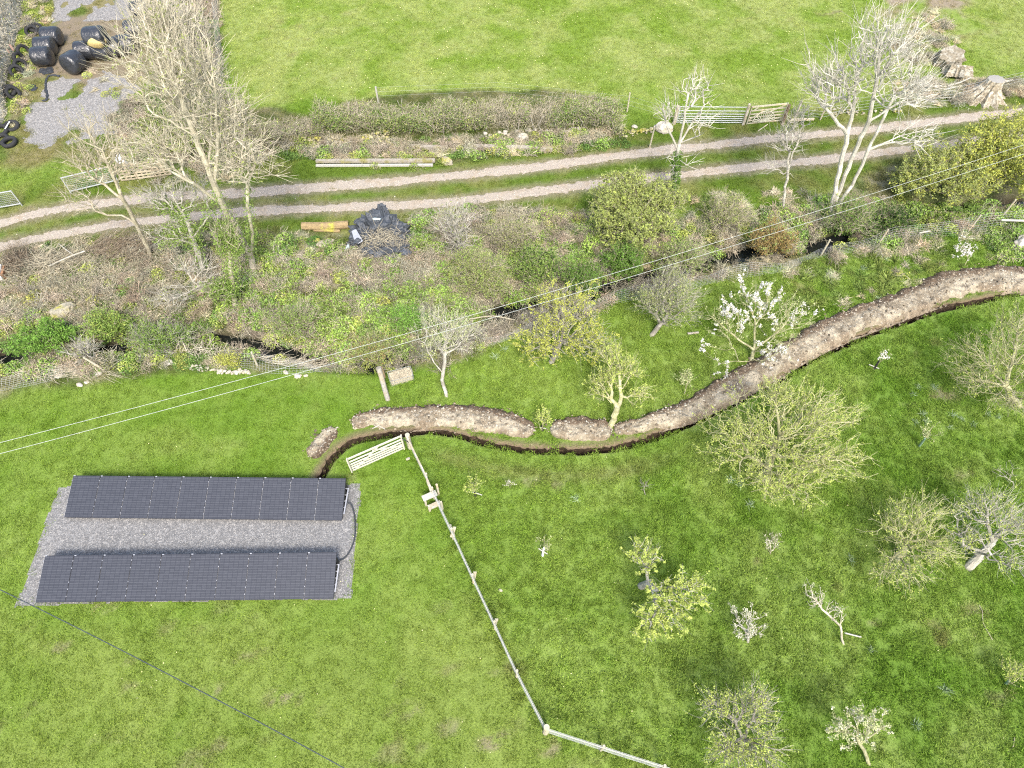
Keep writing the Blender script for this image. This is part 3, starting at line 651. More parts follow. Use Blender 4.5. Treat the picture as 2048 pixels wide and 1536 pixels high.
for k in range(len(FENCE) - 1):
    p, q = FENCE[k], FENCE[k + 1]
    b = MB(); off = np.array([(q - p)[1], -(q - p)[0]]); off = off / np.linalg.norm(off) * .04
    w = .065 if k < 2 else .026
    b.beam((p[0] + off[0], p[1] + off[1], .99 + .06 * (k < 2)), (q[0] + off[0], q[1] + off[1], .99 + .06 * (k < 2)), w, w * .8); b.build("top_rail", M_post if k < 2 else M_grey, fen)
for (a, b_, c) in (((855, 960), (866, 994), .95), ((900, 1050), (908, 1072), .9)):   # short struts against the posts
    s1 = G(*a, c); s2 = G(*b_, .35); m_ = MB(); m_.tube([s1, s2], .055, 7); m_.build("strut", M_lich, fen)
for (a, b_) in (((909, 1054), (903, 1074)), ((950, 1144), (947, 1158)), ((993, 1238), (989, 1250))):
    s1 = G(*a, .9); s2 = G(*b_, .25); m_ = MB(); m_.beam(s1, s2, .13, .035); m_.build("strut", M_lich, fen)
# stile over the fence
sq = G(862, 1004); stile = thing("wooden_stile", "small wooden step stile with a pale top board straddling the fence", "stile", sq)
fd = FENCE[3] - FENCE[2]; fa = math.atan2(fd[1], fd[0]) + math.pi / 2; R = rotz(fa)
def sl(x, y, z): return sq + R @ np.array([x, y, z])
b = MB(); b.box(sl(.0, .0, .62), (.62, .26, .045), R); b.build("top_step", M_grey, stile)
b = MB(); b.box(sl(.05, -.35, .34), (.55, .22, .045), R); b.build("lower_step", M_post, stile)
for (x, y, h) in ((-.24, -.06, .60), (.24, .06, .60), (-.2, -.35, .32), (.24, -.35, .32), (.42, .16, 1.0), (.30, -.52, .75)):
    b = MB(); b.box(sl(x, y, h / 2), (.08, .08, h), R); b.build("leg", M_lich, stile)

# ---------------- gates ----------------
def bargate(name, label, A0, A1, B0, B1, bars, m, w, braces, cat="gate", group=None, th=.05, extra=None):
    """A0-A1 top edge, B0-B1 bottom edge (world points)"""
    A0, A1, B0, B1 = map(np.asarray, (A0, A1, B0, B1)); g = thing(name, label, cat, (B0 + B1) / 2 * [1, 1, 0], group)
    b = MB(); b.beam(B0, A0, th, w * 1.25, r=.3, ext=w * .5); b.build("stile", m, g)
    b = MB(); b.beam(B1, A1, th, w * 1.25, r=.5, ext=w * .5); b.build("stile", m, g)
    d = (A1 - A0); d = d / np.linalg.norm(d) * w * .6
    for t in bars:
        b = MB(); b.beam(B0 + (A0 - B0) * t + d, B1 + (A1 - B1) * t - d, th * .7, w * (1.25 if t > .95 else .8), r=rg.uniform(.2, .8)); b.build("bar", m, g)
    nrm = np.cross(A1 - A0, A0 - B0); nrm = nrm / np.linalg.norm(nrm)
    if nrm[1] > 0: nrm = -nrm
    for (u0, v0_, u1, v1_) in braces:
        f = lambda u, v: (B0 + (B1 - B0) * u) * (1 - v) + (A0 + (A1 - A0) * u) * v + nrm * th * .75
        b = MB(); b.beam(f(u0, v0_), f(u1, v1_), th * .5, w * .8); b.build("brace", m, g)
    return g, (lambda u, v, o=0: (B0 + (B1 - B0) * u) * (1 - v) + (A0 + (A1 - A0) * u) * v + nrm * (th * .75 + o))
M_gatew = mat("pale_oiled_wood", (.58, .56, .46), var=.15, scale=14, bump=.003, rnd=.15)
a0, a1 = G(694, 919, 1.18), G(802, 872, 1.18)
g1, f1 = bargate("wooden_field_gate", "white wooden five bar gate with crossed braces standing open on the lawn", a0, a1, a0 * [1, 1, 0] + [0, 0, .1], a1 * [1, 1, 0] + [0, 0, .1], (.03, .2, .36, .53, .74, 1.0), M_gatew, .085, ((.05, .05, .55, .97), (.97, .32, .45, .92)))
b = MB(); b.beam(f1(1.0, .88), G(818, 885, 1.05) * [1, 1, 1], .03, .03); b.build("hinge", M_frame, g1)
# metal gate and the wooden gate with a rising sun, above the track
zt2 = 1.2
a0, a1 = G(1360, 213.5, zt2), G(1496, 214.5, zt2)
print("metal gate", np.linalg.norm(a1 - a0), "bottom proj", PX(a0 * [1, 1, 0]), PX(a1 * [1, 1, 0]))
M_galv = mat("galvanised_steel", (.52, .54, .55), var=.12, rough=.45, metal=.25, rnd=.1)
b0, b1 = a0 * [1, 1, 0] + [0, 0, .12], a1 * [1, 1, 0] + [0, 0, .12]
g2, f2 = bargate("metal_field_gate", "long galvanised seven bar metal gate beside the track", a0, a1, b0, b1, (), M_galv, .05, (), th=.05)
for t in (0, .12, .25, .39, .55, .75, 1.0):
    b = MB(); b.tube([b0 + (a0 - b0) * t, b1 + (a1 - b1) * t], .024, 8); b.build("bar", M_galv, g2)
b = MB(); b.beam(f2(.66, 0), f2(.66, 1), .012, .04); b.build("brace", M_galv, g2)
a0, a1 = G(1504, 214, 1.25), G(1576, 207, 1.25); b0, b1 = a0 * [1, 1, 0] + [0, 0, .08], a1 * [1, 1, 0] + [0, 0, .08]
g3, f3 = bargate("rising_sun_gate", "old wooden gate with a rising sun fan of white slats", a0, a1, b0, b1, (0, .17, .36, .55, .76, 1.0), M_lich, .085, ((.03, .75, .18, .95), (.45, .55, .97, .98), (.03, .25, .35, .72)))
for k in range(13):
    an = math.radians(8 + 164 * k / 12); b = MB()
    b.beam(f3(.44, .04, .03), f3(.44 + .30 * math.cos(an), .04 + .66 * math.sin(an), .03), .02, .035); b.build("fan_slat", M_gatew, g3)
b = MB(); q = [f3(.44 + .31 * math.cos(t), .04 + .68 * math.sin(t), .04) for t in np.linspace(.1, 3.04, 16)]; b.tube(q, .022, 5); b.build("fan_arch", M_gatew, g3)
def post(px, h, r, label, m=M_post, name="fence_post", lean=(0, 0), group=None, flat=False, cat="post"):
    q = G(*px); z = gz1(q); b = MB()
    pts = [(q[0], q[1], z - .1), (q[0] + lean[0] * .5, q[1] + lean[1] * .5, z + h * .5), (q[0] + lean[0], q[1] + lean[1], z + h)]
    if flat: b.beam(pts[0], pts[2], r * 2, r * 1.6)
    else: b.tube(pts, [r, r, r * .9], 8)
    return tag(b.build(name, m), label, cat, group)
post((1486, 250), 1.45, .1, "stout wooden post between the metal gate and the rising sun gate")
post((1564, 250), 1.4, .1, "dark wooden post at the right end of the rising sun gate", m=mat("dark_wood", (.16, .12, .08), var=.3))
post((1348, 248), 1.3, .11, "ivy grown hanging post at the left end of the metal gate")
b = MB(); b.beam(G(1580, 240, .45), G(1628, 238, .45), .1, .12); tag(b.build("timber_rail", M_lich), "pale wooden rail sticking out right of the rising sun gate", "rail")
b = MB(); b.tube([G(1516, 262, .05), G(1526, 255, .06), G(1535, 249, .08)], .03, 6); tag(b.build("fallen_branch", M_lich), "short bare stick lying in the grass below the rising sun gate", "branch")
# yard hurdles
def meshgate(name, label, A0, A1, h, n, legs=True):
    A0, A1 = np.asarray(A0), np.asarray(A1); B0 = A0 * [1, 1, 0] + [0, 0, A0[2] - h]; B1 = A1 * [1, 1, 0] + [0, 0, A1[2] - h]
    g = thing(name, label, "hurdle", (A0 + A1) / 2 * [1, 1, 0]); b = MB()
    for a, c in ((A0, A1), (B0, B1), (A0, B0), (A1, B1)): b.beam(a, c, .045, .045, ext=.02)
    if legs:
        for a in (B0, B1): b.beam(a, a - [0, 0, .22], .04, .04)
    b.build("frame", M_galv, g); b = MB()
    for k in range(1, n): t = k / n; b.beam(B0 + (B1 - B0) * t, A0 + (A1 - A0) * t, .009, .009)
    for k in range(1, 8): t = k / 8; b.beam(B0 + (A0 - B0) * t, B1 + (A1 - B1) * t, .009, .009)
    b.build("mesh", M_wire, g); return g
meshgate("mesh_hurdle", "white framed mesh hurdle standing left of the pallets by the track", G(122, 356, 1.15), G(219, 333, 1.15), .95, 26)
meshgate("mesh_hurdle", "white framed mesh hurdle cut off by the left edge of the picture", G(-60, 396, 1.1), G(22, 382, 1.1), .9, 22)
M_pal = mat("pallet_wood", (.42, .36, .26), var=.25, scale=8, rnd=.3)
pq0, pq1 = G(224, 331, 1.2), G(328, 318, 1.2); pd = (pq1 - pq0)
for k in range(3):
    A = pq0 + pd * (k / 3 + .006); B = pq0 + pd * ((k + 1) / 3 - .006); dn = np.array([0, 0, -1.12]); nrm = np.array([pd[1], -pd[0], 0]); nrm /= np.linalg.norm(nrm)
    g = thing("wooden_pallet", "wooden pallet on edge, %s of three between the mesh hurdle and the big bush" % ("left", "middle", "right")[k], "pallet", (A + B) / 2 * [1, 1, 0], "pallets set on edge as a fence")
    for t in (.06, .23, .41, .59, .77, .94):
        b = MB(); b.beam(A + dn * t, B + dn * t, .02, .10, r=rg.uniform(0, 1)); b.build("board", M_pal, g)
    for t in (.04, .35, .66, .97):
        q = A + (B - A) * t - nrm * .062; b = MB(); b.beam(q, q + dn, .09, .095, r=rg.uniform(0, 1)); b.build("stringer", M_pal, g)
# white sack on the pallets
M_sack = mat("white_woven_sack", (.62, .63, .66), var=.08, rnd=.1, bump=.02, bscale=8)
b = MB(); b.blob(G(245, 327, 1.0), (.30, .22, .55), rg, .13, 3); tag(b.build("white_sack", M_sack, smooth=True), "crumpled white sack slung over the pallets", "sack")

# ---------------- overhead lines ----------------
M_line = mat("pale_cable", (.46, .49, .46), var=.05, rough=.5, rnd=0); M_dline = mat("dark_cable", (.06, .075, .085), var=.05, rough=.6, rnd=0)
def cable(pts, z, r, m, label):
    px = np.array(pts, float); c = np.polyfit(px[:, 0], px[:, 1], 2); x = np.linspace(px[0, 0] - 500, px[-1, 0] + 500, 90)
    q = np.array([G(a, np.polyval(c, a), z) for a in x]); b = MB(); b.tube(q, r, 6); return tag(b.build("overhead_cable", m, smooth=True), label, "cable", "overhead cables")
cable([(0, 885), (450, 768), (1024, 606), (1536, 454), (1751, 384), (2048, 290)], 7.0, .0075, M_line, "pale overhead cable, the upper of the two running across the whole picture")
cable([(0, 908), (512, 768), (1024, 625), (1536, 471), (1808, 384), (2048, 308)], 7.0, .0075, M_line, "pale overhead cable, the lower of the two running across the whole picture")
cable([(0, 1180), (250, 1302), (512, 1443), (690, 1536)], 6.0, .013, M_dline, "single dark cable crossing the lawn below the solar panels")
# ---------------- trees and shrubs ----------------
def grow(rng, stems, tips, k=.45, step=.3, jit=.06, zpen=.5, cap=60000):
    P = np.empty((cap, 3)); par = np.full(cap, -1); pl = np.zeros(cap); D = np.zeros((cap, 3)); n = 0
    tip0 = []
    for s in stems:
        s = np.asarray(s, float)
        if n == 0: P[0] = s[0]; D[0] = (0, 0, 1); n = 1; j = 0
        else: j = int(np.argmin(np.linalg.norm(P[:n] - s[0], axis=1)))
        prev = P[j].copy()
        for q in s[1:]:
            m = max(1, int(np.linalg.norm(q - prev) / step)); a0 = prev.copy()
            for i in range(1, m + 1):
                p = a0 + (q - a0) * i / m + rng.normal(size=3) * jit * .35 * (i < m); P[n] = p; par[n] = j; d = p - P[j]; L = np.linalg.norm(d) + 1e-9
                D[n] = d / L; pl[n] = pl[j] + L; j = n; n += 1
            prev = q
        tip0.append(n - 1)
    root = P[0]; order = np.argsort(np.linalg.norm(tips - root, axis=1) + rng.normal(size=len(tips)) * .15)
    ends = []
    for t in tips[order]:
        d = np.linalg.norm(P[:n] - t, axis=1)
        c = d + k * pl[:n] + zpen * np.maximum(P[:n, 2] - t[2], 0)
        j = int(np.argmin(c)); L = d[j]
        if L < .02: continue
        m = max(1, int(math.ceil(L / step))); p0 = P[j]; c1 = p0 + (D[j] * .6 + np.array([0, 0, .15])) * L * .4
        for i in range(1, m + 1):
            u = i / m; p = (1 - u) ** 2 * p0 + 2 * u * (1 - u) * c1 + u * u * t
            if i < m: p = p + rng.normal(size=3) * jit
            P[n] = p; par[n] = j; dd = p - P[j]; LL = np.linalg.norm(dd) + 1e-9; D[n] = dd / LL; pl[n] = pl[j] + LL; j = n; n += 1
        ends.append(j)
        if n > cap - 50: break
    return P[:n].copy(), par[:n].copy(), np.array(ends), D[:n].copy()
def radii(P, par, ends, r0, rb):
    n = len(P); a = np.zeros(n); a[ends] = 1
    for i in range(n - 1, 0, -1): a[par[i]] += max(a[i], 1e-3) if a[i] > 0 else 0
    a = np.maximum(a, .5); N_ = max(a[0], 2); e = .34
    return r0 * a ** e * (1 + (max(rb / (r0 * N_ ** e), 1) - 1) * (a / N_) ** .6), a
def crown_tips(rng, n, c, rad, shell=2.2, zmin=-9, lump=.35, gap=0):
    d = rng.normal(size=(n * 2, 3)); d /= np.linalg.norm(d, axis=1)[:, None]
    ph = rng.uniform(0, 6.28, 6)
    lu = 1 - lump * .5 + lump * .5 * (np.sin(3 * np.arctan2(d[:, 1], d[:, 0]) + ph[0]) * .6 + np.sin(5 * np.arctan2(d[:, 1], d[:, 0]) + 2 * d[:, 2] + ph[1]) * .6 + np.sin(4 * d[:, 2] + ph[2]) * .5)
    r = rng.uniform(0, 1, n * 2) ** (1 / shell) * lu
    p = np.asarray(c) + d * r[:, None] * np.asarray(rad); p = p[p[:, 2] > zmin]
    return p[:n]
M_bark = {k: mat("bark_" + k, c, rough=.95, var=.3, scale=18, rnd=.25, spec=.1, col2=c2, c2scale=5, c2lo=.48, c2hi=.62) for k, c, c2 in (
    ("grey", (.27, .25, .21), (.38, .365, .31)), ("pale", (.36, .34, .285), (.47, .455, .39)), ("tan", (.36, .32, .235), (.44, .41, .30)),
    ("olive", (.31, .30, .17), (.42, .41, .26)), ("straw", (.46, .42, .32), (.54, .50, .40)), ("white", (.46, .44, .375), (.56, .54, .47)), ("brown", (.17, .135, .095), (.27, .23, .17)), ("lime", (.36, .35, .19), (.44, .43, .27)), ("ivyd", (.22, .19, .12), (.36, .33, .22)))}
LEAFC = {"lime": (.43, .50, .13), "pale": (.50, .53, .27), "yellow": (.46, .49, .11), "green": (.14, .24, .05), "mid": (.23, .33, .08), "dark": (.06, .11, .03), "olive": (.31, .36, .12), "red": (.30, .22, .09), "white": (.80, .78, .74), "cream": (.62, .60, .46), "fresh": (.20, .36, .07)}
M_leaf = {k: mat("leaves_" + k, c, rough=.7, var=.18, scale=3, transl=.3, rnd=.4, hue=.012) for k, c in LEAFC.items()}
TREES = {}
def tree(name, label, cat, base, top=None, trunk=(), crown=None, rad=None, tips=900, r0=.0075, rb=.12, k=.45, step=.28, jit=.05, bark="grey", leaf="lime", nleaf=3000, lsz=.045, lr=.02, clus=.07, ncl=4, shell=2.2,
         lump=.4, zpen=.5, seed=1, group=None, zmin=.3, shoots=1.5, shl=.5, stemname='branches', sal=.7, sns=.42, leaf2=None, n2=0, sz2=.05, up=.6, ivy=None, stems=(), p2=None, extra_tips=None, limbs=0, h0=None):
    """base: picture position of the foot; trunk: (px, py, height) points; crown: list of ((px, py, z), (rx, ry, rz), weight)"""
    rng = np.random.default_rng(seed); B = G(*base); B[2] = float(hfun(B[0], B[1])) - .05 if h0 is None else h0
    st0 = [B] + [G(a, b, z) for a, b, z in trunk]
    sts = [st0] + [[G(a, b, z) for a, b, z in s] for s in stems]
    if len(st0) == 1: sts = [[B, B + [0, 0, .12]]] + sts[1:]
    tt = []
    wsum = sum(c[2] for c in crown)
    for (cp_, cr, wt) in crown: tt.append(crown_tips(rng, int(tips * wt / wsum), G(*cp_), cr, shell, zmin, lump))
    if extra_tips is not None: tt.append(np.array([G(*e) for e in extra_tips]))
    T = np.concatenate(tt)
    P, par, ends, D = grow(rng, sts, T, k, step, jit, zpen)
    R, acc = radii(P, par, ends, r0, rb)
    # straight young shoots springing from the thin wood
    thin = np.where(R < r0 * 2.6)[0]; ns = int(tips * shoots); sp = rng.choice(thin, ns); cen = T.mean(0)
    sdir = D[sp] * sal + rng.normal(size=(ns, 3)) * sns + (P[sp] - cen) / (np.linalg.norm(P[sp] - cen, axis=1)[:, None] + .1) * .5 + [0, 0, .45]
    sdir /= np.linalg.norm(sdir, axis=1)[:, None]; sl = shl * rng.uniform(.3, 1.25, ns)[:, None]; sA = P[sp]; sM = sA + sdir * sl * .5; sB = sA + sdir * sl + rng.normal(size=(ns, 3)) * .05 * sl + [0, 0, .03]
    root = thing(name, label, cat, B, group)
    i = np.arange(1, len(P)); q = par[1:]
    ra = np.minimum(R[q], R[i] * 1.3); rb_ = R[i]
    big = ra > .03; med = (ra > .012) & ~big; sml = ~big & ~med
    b = MB(); rnd = rng.uniform(0, 1, len(i))
    for msk, kk in ((big, 8), (med, 5)):
        if msk.any(): b.segs(P[q][msk], P[i][msk], ra[msk], rb_[msk], kk, 0, rnd[msk])
    # the root flare
    b.tube([B - [0, 0, .06], B + [0, 0, .02], B + (P[1] - B) * .8], [R[0] * 1.25, R[0] * 1.1, R[0] * .95], 9)
    if stemname != "stem": b.build("trunk", M_bark[bark], root); b = MB()
    if sml.any(): b.segs(P[q][sml], P[i][sml], ra[sml], rb_[sml], 3, 0, rnd[sml])
    if ns:
        rs = r0 * .75 * np.ones(ns); b.segs(sA, sM, rs, rs * .85, 3, 0, rng.uniform(0, 1, ns)); b.segs(sM, sB, rs * .85, rs * .5, 3, 0, rng.uniform(0, 1, ns))
    b.build(stemname, M_bark[bark], root)
    tt_ = rng.uniform(.15, 1, (3, ns, 1)); Q = np.concatenate([P[R < lr]] + [sA + (sB - sA) * tt_[k] for k in range(3)])
    cand = np.arange(len(Q))
    def put(kind, num, sz, cl, nc, cands, nm):
        m = max(1, num // nc); c = rng.choice(cands, m, p=None); C = Q[c] + rng.normal(size=(m, 3)) * cl * .35
        C = np.repeat(C, nc, 0) + rng.normal(size=(m * nc, 3)) * cl * .6
        bb = MB(); bb.leaves(C, sz, rng, 0, up, r=np.clip(np.repeat(rng.uniform(0, 1, m), nc) * .7 + rng.uniform(0, .3, m * nc), 0, 1)); return bb.build(nm, M_leaf[kind], root)
    if nleaf: put(leaf, nleaf, lsz, clus, ncl, cand, "foliage")
    if leaf2 and n2:
        c2 = cand
        if p2 is not None: qx, qy = PX(Q[cand]); c2 = cand[p2(qx, qy)]
        put(leaf2, n2, sz2, .05, 6, c2 if len(c2) else cand, "blossom" if leaf2 in ("white", "cream") else "young_leaves")
    if ivy:
        zlo, zhi, rr, num, kind = ivy; m = (P[:, 2] < zhi) & (P[:, 2] > zlo) & (R > .022); cc = np.where(m)[0]
        if len(cc):
            c = rng.choice(cc, num); d = rng.normal(size=(num, 3)); d /= np.linalg.norm(d, axis=1)[:, None]
            rad_ = R[c] + rr * rng.uniform(.3, 1, num) ** .7 * (.6 + .7 * vn(P[c][:, 2] * 3, P[c][:, 0], .7, seed))
            bb = MB(); bb.leaves(P[c] + d * rad_[:, None] + rng.normal(size=(num, 3)) * .03, .05, rng, 0, .5); bb.build("ivy", M_leaf[kind], root)
    TREES[label] = root
    return root
CS = 1.0
def C1(px, py, z, wpx, ry=.9, rz=.8, wt=1):
    r = CS * wpx / ppm(px, py, z); return ((px, py, z), (r, r * ry, r * rz), wt)

# --- orchard ---
CS = 1.10
OG = "fruit trees of the orchard"
tree("apple_tree", "slender apple tree with pale buds beside the straw filled wire crate", "tree", (893, 792), trunk=((884, 760, .9), (888, 735, 1.4)), stems=(((888, 735, 1.4), (893, 690, 2.4)), ((886, 748, 1.1), (868, 725, 1.7), (852, 690, 2.2))),
     crown=[C1(890, 672, 2.5, 68, .8, .6), C1(915, 655, 2.6, 45, .8, .6, .5), C1(868, 635, 2.8, 36, .9, .8, .4)], tips=425, rb=.08, bark="pale", leaf="pale", nleaf=2600, lsz=.032, seed=11, group=OG, jit=.06, r0=.0065)
tree("apple_tree", "broad apple tree in bright lime leaf standing above the curved soil heap", "tree", (1102, 724), trunk=((1112, 703, .8), (1122, 685, 1.3)), stems=(((1122, 685, 1.3), (1175, 650, 1.9)), ((1122, 685, 1.3), (1075, 660, 2.0)), ((1122, 685, 1.3), (1130, 620, 2.6))),
     crown=[C1(1125, 655, 2.1, 102, .75, .42), C1(1135, 600, 2.6, 70, .7, .5, .5), C1(1180, 690, 1.9, 66, .7, .4, .4), C1(1085, 690, 1.7, 55, .7, .4, .3)], tips=650, rb=.13, bark="grey", leaf="yellow", nleaf=7200, lsz=.046, clus=.09, ncl=6, seed=12, group=OG, k=.5)
tree("apple_tree", "dense twiggy grey-green apple tree between the lime tree and the blossom tree", "tree", (1303, 670), trunk=((1325, 645, .6), (1336, 628, 1.1)), crown=[C1(1345, 600, 2.0, 72, .9, .55), C1(1310, 600, 2.0, 40, .9, .6, .4), C1(1345, 560, 2.5, 45, .8, .6, .4)], tips=1050, rb=.12, bark="grey", leaf="olive", nleaf=5200, lsz=.030, seed=13, group=OG, k=.35, r0=.006, leaf2="pale", n2=1200, sz2=.03)
tree("plum_tree", "plum tree with clusters of white blossom leaning over the long soil bank", "tree", (1503, 722), trunk=((1508, 700, .5),), stems=(((1508, 700, .5), (1478, 680, 1.0), (1430, 640, 1.9)), ((1508, 700, .5), (1510, 640, 1.8), (1480, 560, 2.9)), ((1508, 700, .5), (1560, 660, 1.5), (1600, 610, 2.2)), ((1503, 718, .12), (1470, 722, .5), (1440, 728, .8), (1408, 700, 1.2))),
     crown=[C1(1455, 640, 2.0, 55, 1.0, .7), C1(1575, 625, 2.0, 65, .9, .7), C1(1505, 590, 2.5, 60, .9, .6, .8), C1(1545, 700, 1.2, 50, .8, .5, .5)], tips=260, rb=.10, bark="olive", leaf="pale", nleaf=2600, lsz=.036, seed=14, group=OG, leaf2="white", n2=3600, sz2=.046,
     p2=lambda x, y: (vn(x, y, 26, 3) > .52) | (y > 715), extra_tips=[(1405, 700, 1.0), (1415, 690, 1.1), (1440, 745, .6), (1428, 735, .7), (1455, 700, 1.0), (1470, 700, .9), (1420, 715, .9), (1450, 755, .5)], jit=.03, k=.55)
tree("apple_tree", "gnarled grey old apple tree rooted between two heaps of soil", "tree", (1219, 854), trunk=((1228, 832, .6), (1234, 815, 1.0)), stems=(((1234, 815, 1.0), (1222, 798, 1.3), (1225, 760, 1.9), (1212, 740, 2.2)), ((1234, 815, 1.0), (1243, 792, 1.4), (1240, 765, 1.9), (1235, 720, 2.6)), ((1240, 795, 1.35), (1268, 810, 1.5), (1280, 790, 1.8), (1292, 775, 2.0))),
     crown=[C1(1212, 755, 1.9, 33, .9, .5), C1(1245, 735, 2.3, 45, .9, .5), C1(1280, 790, 1.7, 26, 1, .6, .5), C1(1195, 785, 1.6, 22, .9, .5, .3), C1(1220, 705, 2.7, 30, .8, .4, .5)], tips=260, rb=.135, bark="lime", leaf="lime", nleaf=2550, lsz=.042, seed=15, group=OG, jit=.09, step=.22, r0=.008)
tree("apple_tree", "largest spreading apple tree covered in small yellow-green leaves right of the fence", "tree", (1531, 958), trunk=((1540, 925, .8), (1546, 895, 1.4)), stems=(((1546, 895, 1.4), (1560, 870, 1.9), (1620, 825, 2.8), (1650, 790, 3.3)), ((1546, 895, 1.4), (1512, 880, 1.9), (1470, 870, 2.3), (1445, 900, 2.3)), ((1560, 870, 1.9), (1552, 800, 3.0), (1550, 770, 3.6)), ((1546, 905, 1.2), (1585, 915, 1.7), (1600, 960, 2.0), (1640, 1000, 2.0)), ((1546, 905, 1.2), (1540, 960, 1.9), (1545, 1000, 2.1)), ((1512, 880, 1.9), (1500, 850, 2.4), (1440, 840, 2.7))),
     crown=[C1(1560, 880, 2.4, 168, .78, .30), C1(1480, 870, 2.3, 95, .8, .45, .5), C1(1640, 830, 2.8, 85, .8, .45, .55), C1(1555, 790, 3.1, 60, .8, .45, .35), C1(1570, 960, 2.1, 105, .6, .4, .55), C1(1650, 920, 2.2, 75, .6, .4, .3)], tips=1650, rb=.19, bark="lime", leaf="lime", nleaf=15000, lsz=.034, clus=.06, ncl=3, seed=16, group=OG, shell=2.8, k=.42, r0=.0085, lump=.55, shoots=1.1)
tree("apple_tree", "wide pale bare fruit tree cut off by the right edge below the soil bank", "tree", (2038, 812), trunk=((2020, 790, .7), (2012, 772, 1.1)), stems=(((2012, 772, 1.1), (1985, 745, 1.7), (1950, 700, 2.4)), ((2012, 772, 1.1), (1960, 760, 1.7), (1915, 755, 2.0)), ((2012, 772, 1.1), (2030, 700, 2.2), (2040, 640, 3.0)), ((2012, 772, 1.1), (1985, 800, 1.5), (1970, 830, 1.6))),
     crown=[C1(1985, 715, 2.2, 100, .85, .5), C1(2050, 660, 2.8, 70, .9, .6, .7), C1(1950, 760, 1.9, 62, .7, .5, .5), C1(2030, 800, 1.8, 60, .5, .4, .4)], tips=950, rb=.16, bark="olive", leaf="lime", nleaf=2250, lsz=.030, seed=17, group=OG, r0=.0068, k=.5, shell=2.6)
tree("apple_tree", "low fruit tree with a hollow black trunk in the right of the orchard", "tree", (1797, 1116), trunk=((1806, 1100, .5), (1812, 1085, .9)), stems=(((1812, 1085, .9), (1800, 1065, 1.3), (1770, 1050, 1.6)), ((1812, 1085, .9), (1850, 1078, 1.4), (1888, 1095, 1.6)), ((1806, 1100, .5), (1770, 1128, 1.0), (1760, 1150, 1.1)), ((1812, 1085, .9), (1835, 1120, 1.2), (1860, 1145, 1.3))),
     crown=[C1(1825, 1060, 1.7, 88, .8, .5), C1(1800, 1140, 1.4, 70, .7, .5, .7), C1(1865, 1100, 1.6, 55, .8, .5, .4), C1(1840, 1020, 2.1, 70, .6, .4, .4)], tips=575, rb=.13, bark="lime", leaf="lime", nleaf=2700, lsz=.034, seed=18, group=OG, jit=.07)
tree("apple_tree", "old fruit tree with a thick bare grey trunk leaning right at the right edge", "tree", (1938, 1134), trunk=((1955, 1117, .35), (1985, 1085, 1.0), (1997, 1070, 1.3)), stems=(((1985, 1085, 1.0), (1975, 1050, 1.6), (1972, 1010, 2.2)), ((1997, 1070, 1.3), (2030, 1050, 1.7), (2060, 1045, 1.9)), ((1997, 1070, 1.3), (2025, 1100, 1.6), (2045, 1140, 1.6)), ((1992, 1078, 1.15), (1955, 1080, 1.5), (1920, 1085, 1.7))),
     crown=[C1(1985, 1020, 2.2, 85, .6, .45), C1(1935, 1075, 1.8, 45, .9, .5, .5), C1(2040, 1060, 1.9, 60, 1, .5, .7), C1(2020, 1120, 1.6, 45, .7, .4, .3)], tips=600, rb=.17, bark="pale", leaf="lime", nleaf=2550, lsz=.032, seed=19, group=OG, jit=.08, r0=.0065)
tree("apple_tree", "lime leaved apple tree whose trunk bends over beside a short hollow stub", "tree", (1283, 1172), trunk=((1298, 1166, .7), (1308, 1182, 1.2)), stems=(((1298, 1166, .7), (1294, 1140, 1.2), (1288, 1100, 1.8)), ((1308, 1182, 1.2), (1312, 1215, 1.5), (1300, 1255, 1.7)), ((1308, 1182, 1.2), (1350, 1172, 1.7), (1395, 1185, 2.0)), ((1312, 1215, 1.5), (1345, 1250, 1.8))),
     crown=[C1(1292, 1110, 1.7, 42, 1.0, .5), C1(1350, 1200, 1.9, 72, .8, .4, 1.5), C1(1310, 1245, 1.7, 55, .8, .4), C1(1375, 1165, 1.9, 42, .7, .4, .5)], tips=260, rb=.15, shoots=.9, bark="pale", leaf="lime", nleaf=4200, lsz=.050, ncl=7, clus=.06, seed=20, group=OG, jit=.07, step=.2, r0=.007)
tree("fruit_tree", "small round tree with fat white-pink buds in the lower right of the orchard", "tree", (1496, 1284), trunk=((1496, 1268, .5),), crown=[C1(1492, 1248, 1.0, 42, .9, .6)], tips=60, rb=.05, shoots=.8, shl=.3, bark="pale", leaf="cream", nleaf=620, lsz=.032, ncl=5, clus=.06, seed=21, group=OG, zmin=.4)
tree("fruit_tree", "small leaning staked tree with orange-tan twigs in the lower right", "tree", (1688, 1288), trunk=((1681, 1252, .9),), stems=(((1681, 1252, .9), (1655, 1228, 1.4), (1625, 1195, 1.9)), ((1681, 1252, .9), (1684, 1225, 1.4))), crown=[C1(1632, 1200, 1.8, 26, .9, .5), C1(1665, 1222, 1.5, 24, .8, .5, .6), C1(1618, 1178, 2.0, 14, 1, .5, .3)], tips=75, rb=.04, shoots=.8, shl=.25, bark="straw", leaf="cream", nleaf=240, lsz=.026, seed=22, group=OG)
